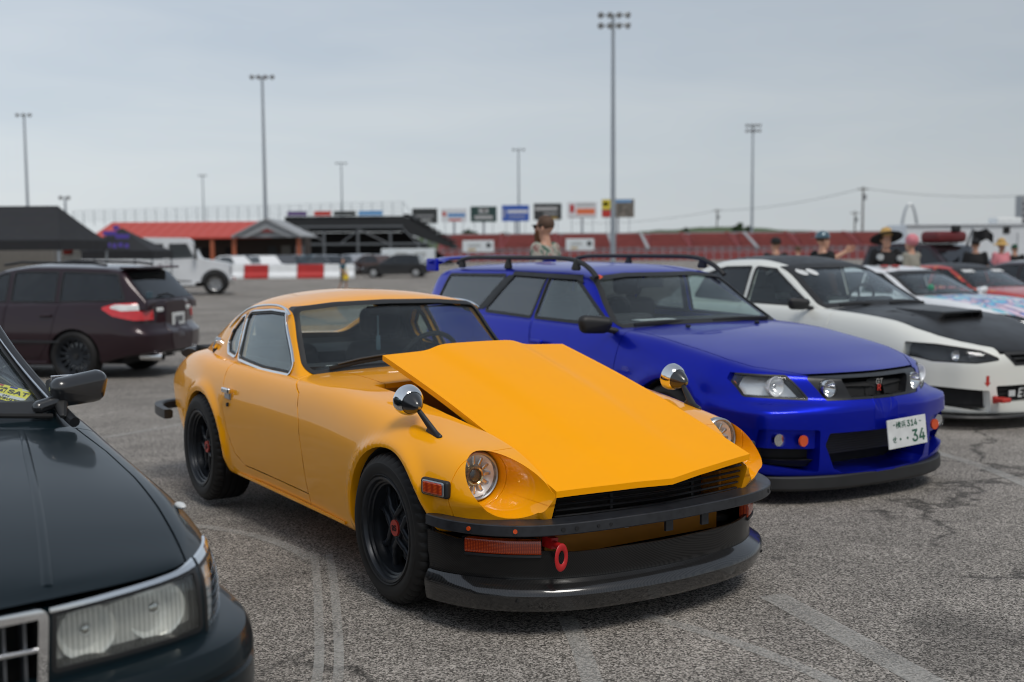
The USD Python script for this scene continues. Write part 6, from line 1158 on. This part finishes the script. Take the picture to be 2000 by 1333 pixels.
for a in ((446, 84, 2.6, 'white_paint', 'white car with its roof showing right of the truck bonnet'), (478, 86, -.9, 'silver_paint', 'pale car parked behind the first red barrier'), (510, 85, 2.3, 'white_paint', 'white car parked below the gable post'), (546, 87, 2.2, 'grey_paint', 'grey car parked under the gable'), (580, 88, -1.0, 'silver_paint', 'silver car parked behind the second red barrier'), (612, 86, 2.4, 'teal_paint', 'blue-grey car parked just right of the gable'), (648, 84, -.8, 'grey_paint', 'dark grey car nose-on behind the last white barrier'), (686, 88, 2.3, 'silver_paint', 'silver car parked behind the walking person'), (712, 90, -1.0, 'white_paint', 'white car beside the brown car'), (726, 84, 2.5, 'brown_paint', 'brown car partly hidden by the black crossover')): far_car(a[0], a[1], a[2], a[3], a[4])
m = far_car(1838, 27, -1.05, 'maroon_paint', 'tall maroon off-roader with a roof box behind the red sports car', 4.6, 1.78, 1.85, True); emit(m, 'roof_box', tm(rbox(.05, 0, 1.92, .55, 1.0, .26, .09)), 'box_maroon'); emit(m, 'roof_bar', tm(box(-.1, 0, 1.79, .06, 1.3, .04)), 'matte_black'); emit(m, 'roof_lamp', tm(rbox(.30, .1, 2.11, .10, .26, .14, .03)), 'plastic_black')
far_car(1935, 31, -1.0, 'black_paint', 'black car with a rear wing behind the straw-hatted person', 4.4, 1.42, 1.8)
# ---------------------------------------------------------------- people
plain('skin', (.50, .27, .18), .5, subsurface_weight=.1); plain('hair_brown', (.075, .038, .02), .7, var=.4, scale=60); plain('beard_brown', (.12, .045, .018), .8, var=.4, scale=60); plain('jeans', (.03, .045, .08), .85); plain('khaki', (.19, .15, .10), .85); plain('tee_black', (.010, .010, .011), .9); plain('tee_teal', (.02, .07, .10), .9); plain('straw', (.48, .30, .10), .9); plain('pink_cloth', (.62, .22, .25), .9); plain('tee_white', (.6, .58, .55), .9); plain('hair_green', (.02, .07, .04), .8); plain('yellow_cloth', (.7, .5, .03), .8)
mat('floral_shirt', {'tc': ('texture_coordinate', {}), 'v': ('noise_texture', {'scale': 9.0, 'detail': 2.0, 'distortion': 1.2}), 'r': ('rgb_ramp', {'ramp': [(.3, (.03, .07, .05)), (.42, (.10, .17, .13)), (.46, (.33, .31, .26)), (.56, (.36, .34, .29)), (.62, (.22, .10, .09)), (.72, (.32, .29, .24))]}), 'p': ('principled_bsdf', {'roughness': .9})}, [('tc.object', 'v.vector'), ('v.fac', 'r.fac'), ('r.color', 'p.base_color')])
def limb(pts, n=12):
    out = []
    for (a, ra), (b, rb) in zip(pts[:-1], pts[1:]): out.append(Manifold.batch_hull([Manifold.sphere(ra, n).translate(tuple(a)), Manifold.sphere(rb, n).translate(tuple(b))]))
    return out
def soft(ms, edge=.03, it=8):
    m = union(*ms).refine_to_length(edge); t = tm(m); t.merge_vertices(); trimesh.smoothing.filter_taubin(t, iterations=it); return t
def hand(w, d_, s, sc=1.0):
    """palm, four fingers and a thumb, slightly curled; w wrist, d_ direction of the forearm"""
    d_ = np.array(d_, float); d_ /= np.linalg.norm(d_); side = np.cross(d_, [0, 1, 0]); side = side / (np.linalg.norm(side) + 1e-9) if np.linalg.norm(side) > .1 else np.array([1.0, 0, 0]); up = np.cross(side, d_)
    w = np.array(w, float); ms = [Manifold.batch_hull([Manifold.sphere(.014, 10).translate(tuple(w + d_ * a + side * b)) for a, b in ((.0, .018), (.0, -.018), (.085, .036), (.085, -.036))])]
    for k, ln in enumerate((.062, .075, .070, .055)):
        b = w + d_ * .085 + side * (.033 - .022 * k); c1 = b + d_ * ln * .5 + up * s * -.008; c2 = b + d_ * ln * .92 + up * s * -.028; ms += limb([(b, .0095), (c1, .009), (c2, .0075)], 8)
    b = w + d_ * .025 + side * .030; ms += limb([(b, .013), (b + side * .030 + d_ * .030, .011), (b + side * .036 + d_ * .062, .009)], 8)
    return ms
def person(label, px, d, top, yaw, shirt, pants, hair='hair_brown', arms=None, legs=None, long=False, loc_z=None, group=None):
    zg = GY(d); H_ = sz(top, d) - zg; k = H_ / 1.80; p = thing('person', label, 'person', (sx(px, d), d, zg), yaw)
    A = lambda *q: np.array(q, float) * k
    body = []
    aj = arms or {}
    hands, sl = [], []
    for s in (1, -1):
        sh, el, wr = A(0, s * .185, 1.475), A(*aj.get(('el', s), (-.02, s * .25, 1.18))), A(*aj.get(('wr', s), (.06, s * .25, .93)))
        body += limb([(sh, .058 * k), (sh + (el - sh) * .5, .050 * k), (el, .042 * k), (el + (wr - el) * .35, .042 * k), (wr, .028 * k)]); body += hand(wr, wr - el, s)
        sl += limb([(sh, .070 * k), (sh + (el - sh) * .70, .060 * k)])
        lg = legs or {}
        hip, kn, an = A(0, s * .095, .93), A(*lg.get(('kn', s), (.015, s * .105, .50))), A(*lg.get(('an', s), (-.01, s * .11, .085)))
        body += limb([(hip, .092 * k), (hip + (kn - hip) * .5, .078 * k), (kn, .056 * k), (kn + (an - kn) * .35, .056 * k), (an, .038 * k), ]); body += limb([(an + A(-.03, 0, -.045), .036 * k), (an + A(.16, s * .015, -.055), .028 * k)])
    body += [Manifold.batch_hull([Manifold.sphere(r * k, 12).scale((1, w, 1)).translate(tuple(A(0, 0, z))) for z, r, w in zz]) for zz in (((.95, .115, 1.45), (1.10, .105, 1.35)), ((1.10, .105, 1.35), (1.32, .118, 1.45)), ((1.32, .118, 1.45), (1.44, .085, 2.1)), ((1.44, .07, 2.0), (1.52, .058, 1.0)))]
    body += limb([(A(-.012, 0, 1.50), .053 * k), (A(.004, 0, 1.60), .049 * k)])
    head = Manifold.batch_hull([Manifold.sphere(.079 * k, 18).scale((1.18, .95, 1.1)).translate(tuple(A(.0, 0, 1.705))), Manifold.sphere(.052 * k, 14).translate(tuple(A(.045, 0, 1.605))), Manifold.sphere(.030 * k, 12).translate(tuple(A(.068, 0, 1.585)))])
    nose = Manifold.batch_hull([Manifold.sphere(.011 * k, 8).translate(tuple(A(.092, 0, 1.70))), Manifold.sphere(.016 * k, 8).translate(tuple(A(.108, 0, 1.655)))])
    ears = [Manifold.sphere(.028 * k, 10).scale((.55, .35, 1)).translate(tuple(A(-.008, s * .077, 1.672))) for s in (1, -1)]
    emit(p, 'body', soft(body + [head, nose] + ears, .022 * k + .004, 6), 'skin', True)
    tor = [Manifold.batch_hull([Manifold.sphere((r + .016) * k, 14).scale((1, w, 1)).translate(tuple(A(0, 0, z))) for z, r, w in zz]) for zz in (((.93, .118, 1.42), (1.10, .112, 1.35)), ((1.10, .112, 1.35), (1.32, .120, 1.45)), ((1.32, .120, 1.45), (1.43, .078, 2.2)))]
    emit(p, 'shirt', soft(tor + sl, .03 * k, 6), shirt, True)
    lg = legs or {}; tr = []
    for s in (1, -1):
        hip, kn, an = A(0, s * .095, .93), A(*lg.get(('kn', s), (.015, s * .105, .50))), A(*lg.get(('an', s), (-.01, s * .11, .085)))
        tr += limb([(hip, .105 * k), (kn, .075 * k)] + ([] if long == 'shorts' else [(an, .060 * k)])); emit(p, 'shoe', soft(limb([(an + A(-.04, 0, -.045), .043 * k), (an + A(.09, s * .012, -.048), .038 * k), (an + A(.18, s * .016, -.058), .028 * k)]), .02, 3), 'satin_black', True)
    emit(p, 'trousers', soft(tr + [Manifold.sphere(.125 * k, 12).scale((1, 1.4, .8)).translate(tuple(A(0, 0, .93)))], .03 * k, 5), pants, True)
    cap_ = Manifold.sphere(.0855 * k, 18).scale((1.13, .96, 1.05)).translate(tuple(A(-.002, 0, 1.718))) - Manifold.batch_hull([Manifold.sphere(.03, 8).translate(tuple(A(x, y, z))) for x in (.075, .2) for y in (-.09, .09) for z in (1.5, 1.745)])
    cap_ -= box(-.02, 0, 1.565 * k, 1, 1, .21 * k)
    if hair: emit(p, 'hair', soft([cap_], .02, 2), hair, True)
    for s in (1, -1): emit(p, 'eye', tm(Manifold.sphere(.010 * k, 8).translate(tuple(A(.083, s * .032, 1.695)))), 'matte_black')
    return p, A, k
def cap_hat(p, A, k, m, back=False):
    c = Manifold.sphere(.095 * k, 18).scale((1.18, 1.0, 1.0)).translate(tuple(A(-.002, 0, 1.735))) - box(0, 0, 1.64 * k, 1, 1, .16 * k); h = emit(p, 'cap', tm(c), m)
    s = -1 if back else 1; emit(h, 'cap_peak', tm(Manifold.cylinder(.008, .085 * k, .085 * k, 24).scale((1.0, .85, 1)).translate(tuple(A(s * .10, 0, 1.725)))), m)
def brim_hat(p, A, k, m, crown, r=.26, z=1.74, tilt=0.0):
    prof = [(.0, .012), (r * k, -.045 * k), (r * k, -.035 * k), (.10 * k, .02), (.0, .02)]
    t = lathe_x((0, 0, 0), prof, 40); t.apply_transform(trimesh.transformations.rotation_matrix(-PI / 2 - tilt, (0, 1, 0))); t.apply_translation(A(0, 0, z)); h = emit(p, 'hat_brim', t, m); emit(h, 'hat_crown', tm(Manifold.sphere(.10 * k, 18).scale((1.15, 1, 1.15)).translate(tuple(A(0, 0, z + .02))) - box(0, 0, (z - .10) * k, 1, 1, .2 * k)), crown)
# bearded man beyond the wagon, seen from behind with the face turned left
p, A, k = person('bearded man in sunglasses and a floral shirt standing behind the blue wagon', 1066, 12.2, 423, 2.65, 'floral_shirt', 'khaki')
emit(p, 'beard', soft([Manifold.batch_hull([Manifold.sphere(r * k, 12).translate(tuple(A(x, y, z))) for x, y, z, r in ((.075, .03, 1.615, .034), (.075, -.03, 1.615, .034), (.06, .055, 1.64, .024), (.06, -.055, 1.64, .024), (.085, 0, 1.52, .030), (.07, 0, 1.50, .024))])], .02, 3), 'beard_brown', True)
g = emit(p, 'sunglasses', tm(union(*[rbox(.098 * k, s * .036 * k, 1.695 * k, .012, .055 * k, .042 * k, .005, 8) for s in (1, -1)], box(.104 * k, 0, 1.705 * k, .006, .03 * k, .006))), 'black_paint')
for s in (1, -1): emit(g, 'temple_arm', tm(box(.045 * k, s * .083 * k, 1.705 * k, .13 * k, .004, .008)), 'matte_black')
p, A, k = person('person in a wide black-brimmed straw hat and black shirt behind the wrapped coupe', 1729, 19.0, 460, -1.45, 'tee_black', 'jeans'); brim_hat(p, A, k, 'tee_black', 'straw', .25, 1.755, .42)
for y, z, r, m_ in ((.17, 1.40, .045, 'print_grey'), (-.15, 1.42, .05, 'print_grey'), (.0, 1.13, .05, 'purple_print')): emit(p, 'shirt_patch', tm(cyl((.105 * k, y * k, z * k), (.160 * k, y * k, z * k), r * k, n=18)), m_)
p, A, k = person('person with pink headwear and bare arm beside the wide-brimmed hat', 1779, 19.8, 468, 2.3, 'tan_cloth', 'jeans', arms={('el', -1): (.12, -.27, 1.22), ('wr', -1): (.30, -.16, 1.30)}); emit(p, 'headwear', tm(Manifold.sphere(.11 * k, 18).translate(tuple(A(-.01, 0, 1.74)))), 'pink_cloth')
p, A, k = person('person in a black cap beyond the white sedan roof', 1515, 22.0, 470, 1.9, 'tee_black', 'jeans'); cap_hat(p, A, k, 'tee_black')
p, A, k = person('person in a grey-blue cap and black shirt with one hand raised', 1606, 17.0, 459, .35, 'tee_black', 'jeans', arms={('el', 1): (.22, .22, 1.36), ('wr', 1): (.48, .12, 1.52)}); cap_hat(p, A, k, 'teal_paint', True)
p, A, k = person('distant person whose dark head just shows above the white sedan roof', 1558, 30.0, 484, 1.0, 'tee_black', 'jeans')
p, A, k = person('person in a black cap and black shirt below the pirate flag', 1904, 26.0, 475, 1.3, 'tee_black', 'jeans'); cap_hat(p, A, k, 'tee_black', True)
p, A, k = person('person in a straw hat and pale red shirt in front of the white trailer', 1954, 28.0, 478, -1.2, 'pink_cloth', 'khaki'); brim_hat(p, A, k, 'straw', 'straw', .19, 1.745)
p, A, k = person('person with dark green hair at the right, beside the straw-hatted one', 1980, 29.0, 484, 1.1, 'tee_black', 'jeans', hair='hair_green')
p, A, k = person('person in a teal shirt and shorts walking on the tarmac by the barrier', 671, 52.5, 503, -.5, 'tee_teal', 'khaki', long='shorts', legs={('kn', 1): (.16, .10, .50), ('an', 1): (.10, .10, .09), ('kn', -1): (-.02, -.10, .50), ('an', -1): (-.24, -.10, .12)}, arms={('el', 1): (-.10, .25, 1.2), ('wr', 1): (.05, .25, .98), ('el', -1): (.06, -.25, 1.2), ('wr', -1): (.22, -.22, 1.02)})
b = thing('shoulder_bag', 'small yellow bag carried by the walking person', 'bag', (sx(677, 52.2), 52.2, GY(52) + .62)); emit(b, 'pouch', tm(rbox(0, 0, 0, .24, .10, .20, .03)), 'yellow_cloth'); emit(b, 'strap', tube(smooth_path([(-.09, 0, .09), (-.04, 0, .40), (.04, 0, .40), (.09, 0, .09)], 16), .012, 6), 'yellow_cloth')
# pirate flag on a pole
f = thing('flag', 'black pirate flag waving on a thin pole in front of the white trailer', 'flag', (sx(1896, 26.5), 26.5, GY(26)))
emit(f, 'pole', cyl((0, 0, 0), (0, 0, sz(448, 26.5) - GY(26)), .015, n=8), 'galvanised')
u, v = np.meshgrid(np.linspace(0, 1, 24), np.linspace(0, 1, 8), indexing='ij'); zf = sz(452, 26.5) - GY(26)
V = np.stack([.02 + u * .48, .05 * np.sin(u * 9), zf - .02 - v * .30 * (1 - .3 * u) - .10 * u ** 2 - .04 * np.sin(u * 7)], -1); V2 = V + [0, .006, 0]
idx = np.arange(24 * 8).reshape(24, 8); q = np.stack([idx[:-1, :-1], idx[1:, :-1], idx[1:, 1:], idx[:-1, 1:]], -1).reshape(-1, 4)
fl = emit(f, 'cloth', (np.r_[V.reshape(-1, 3), V2.reshape(-1, 3)], np.r_[q, q[:, ::-1] + 192]), 'tee_black', True); emit(fl, 'skull', tm(union(Manifold.sphere(.05, 12).scale((1, .25, 1.1)).translate((.22, .03, zf - .18)), rbox(.22, .03, zf - .24, .05, .02, .04, .008))), 'print_grey')
emit(f, 'second_flag', tube([(.0, 0, zf - .05), (-.05, .01, zf - .2), (-.10, .02, zf - .42)], [.02, .06, .09], 8, flat=(1.2, .2)), 'tee_black')
# worn paint on the tarmac
mat('worn_paint', {'geo': ('geometry', {}), 'n': ('noise_texture', {'scale': 60.0, 'detail': 4.0, 'roughness': .7}), 'n2': ('noise_texture', {'scale': 2.5, 'detail': 3.0}), 'ad': ('math', {'math_type': 'multiply'}), 'r': ('map_range', {'from_min': .12, 'from_max': .34, 'to_min': 0.05, 'to_max': .52, 'clamp': True}), 't': ('transparent_bsdf', {}), 'd': ('principled_bsdf', {'base_color': (.46, .45, .42), 'roughness': .85}), 'm': ('mix_closure', {})},
    [('geo.position', 'n.vector'), ('geo.position', 'n2.vector'), ('n.fac', 'ad.value1'), ('n2.fac', 'ad.value2'), ('ad.value', 'r.value'), ('r.result', 'm.fac'), ('t.BSDF', 'm.closure1'), ('d.BSDF', 'm.closure2')], surface='m.closure')
def stripe(pts, w_):
    P = smooth_path(pts, 30); T = np.gradient(P, axis=0); T /= np.linalg.norm(T, axis=1)[:, None]; Nn = np.c_[-T[:, 1], T[:, 0]] * w_ / 2
    A_, B_ = P + Nn, P - Nn; z = np.array([GY(y) for y in P[:, 1]]) + .004; V = np.r_[np.c_[A_, z], np.c_[B_, z]]; n = len(P); i = np.arange(n - 1)
    solo('faded_line', (V, np.c_[i, i + n, i + n + 1, i + 1]), 'worn_paint', kind='structure', smooth=False)
for pts, w_ in (([(-.62, 3.3), (-.65, 3.7), (-.76, 4.4), (-.93, 5.3)], .035), ([(-.55, 3.3), (-.58, 3.69), (-.69, 4.4), (-.86, 5.3)], .035), ([(.20, 4.35), (.235, 4.0), (.27, 3.3)], .07), ([(1.05, 4.6), (1.25, 3.96), (1.45, 3.3)], .12), ([(.50, 4.35), (.88, 3.92), (1.15, 3.4)], .06),
               ([(-2.1, 6.15), (-1.72, 5.94), (-1.34, 5.71), (-1.09, 5.45), (-.93, 5.2)], .06), ([(3.0, 8.2), (3.1, 7.22), (3.05, 6.5)], .09), ([(-1.6, 12.5), (-3.4, 9.0), (-4.6, 6.5)], .09)): stripe(pts, w_)
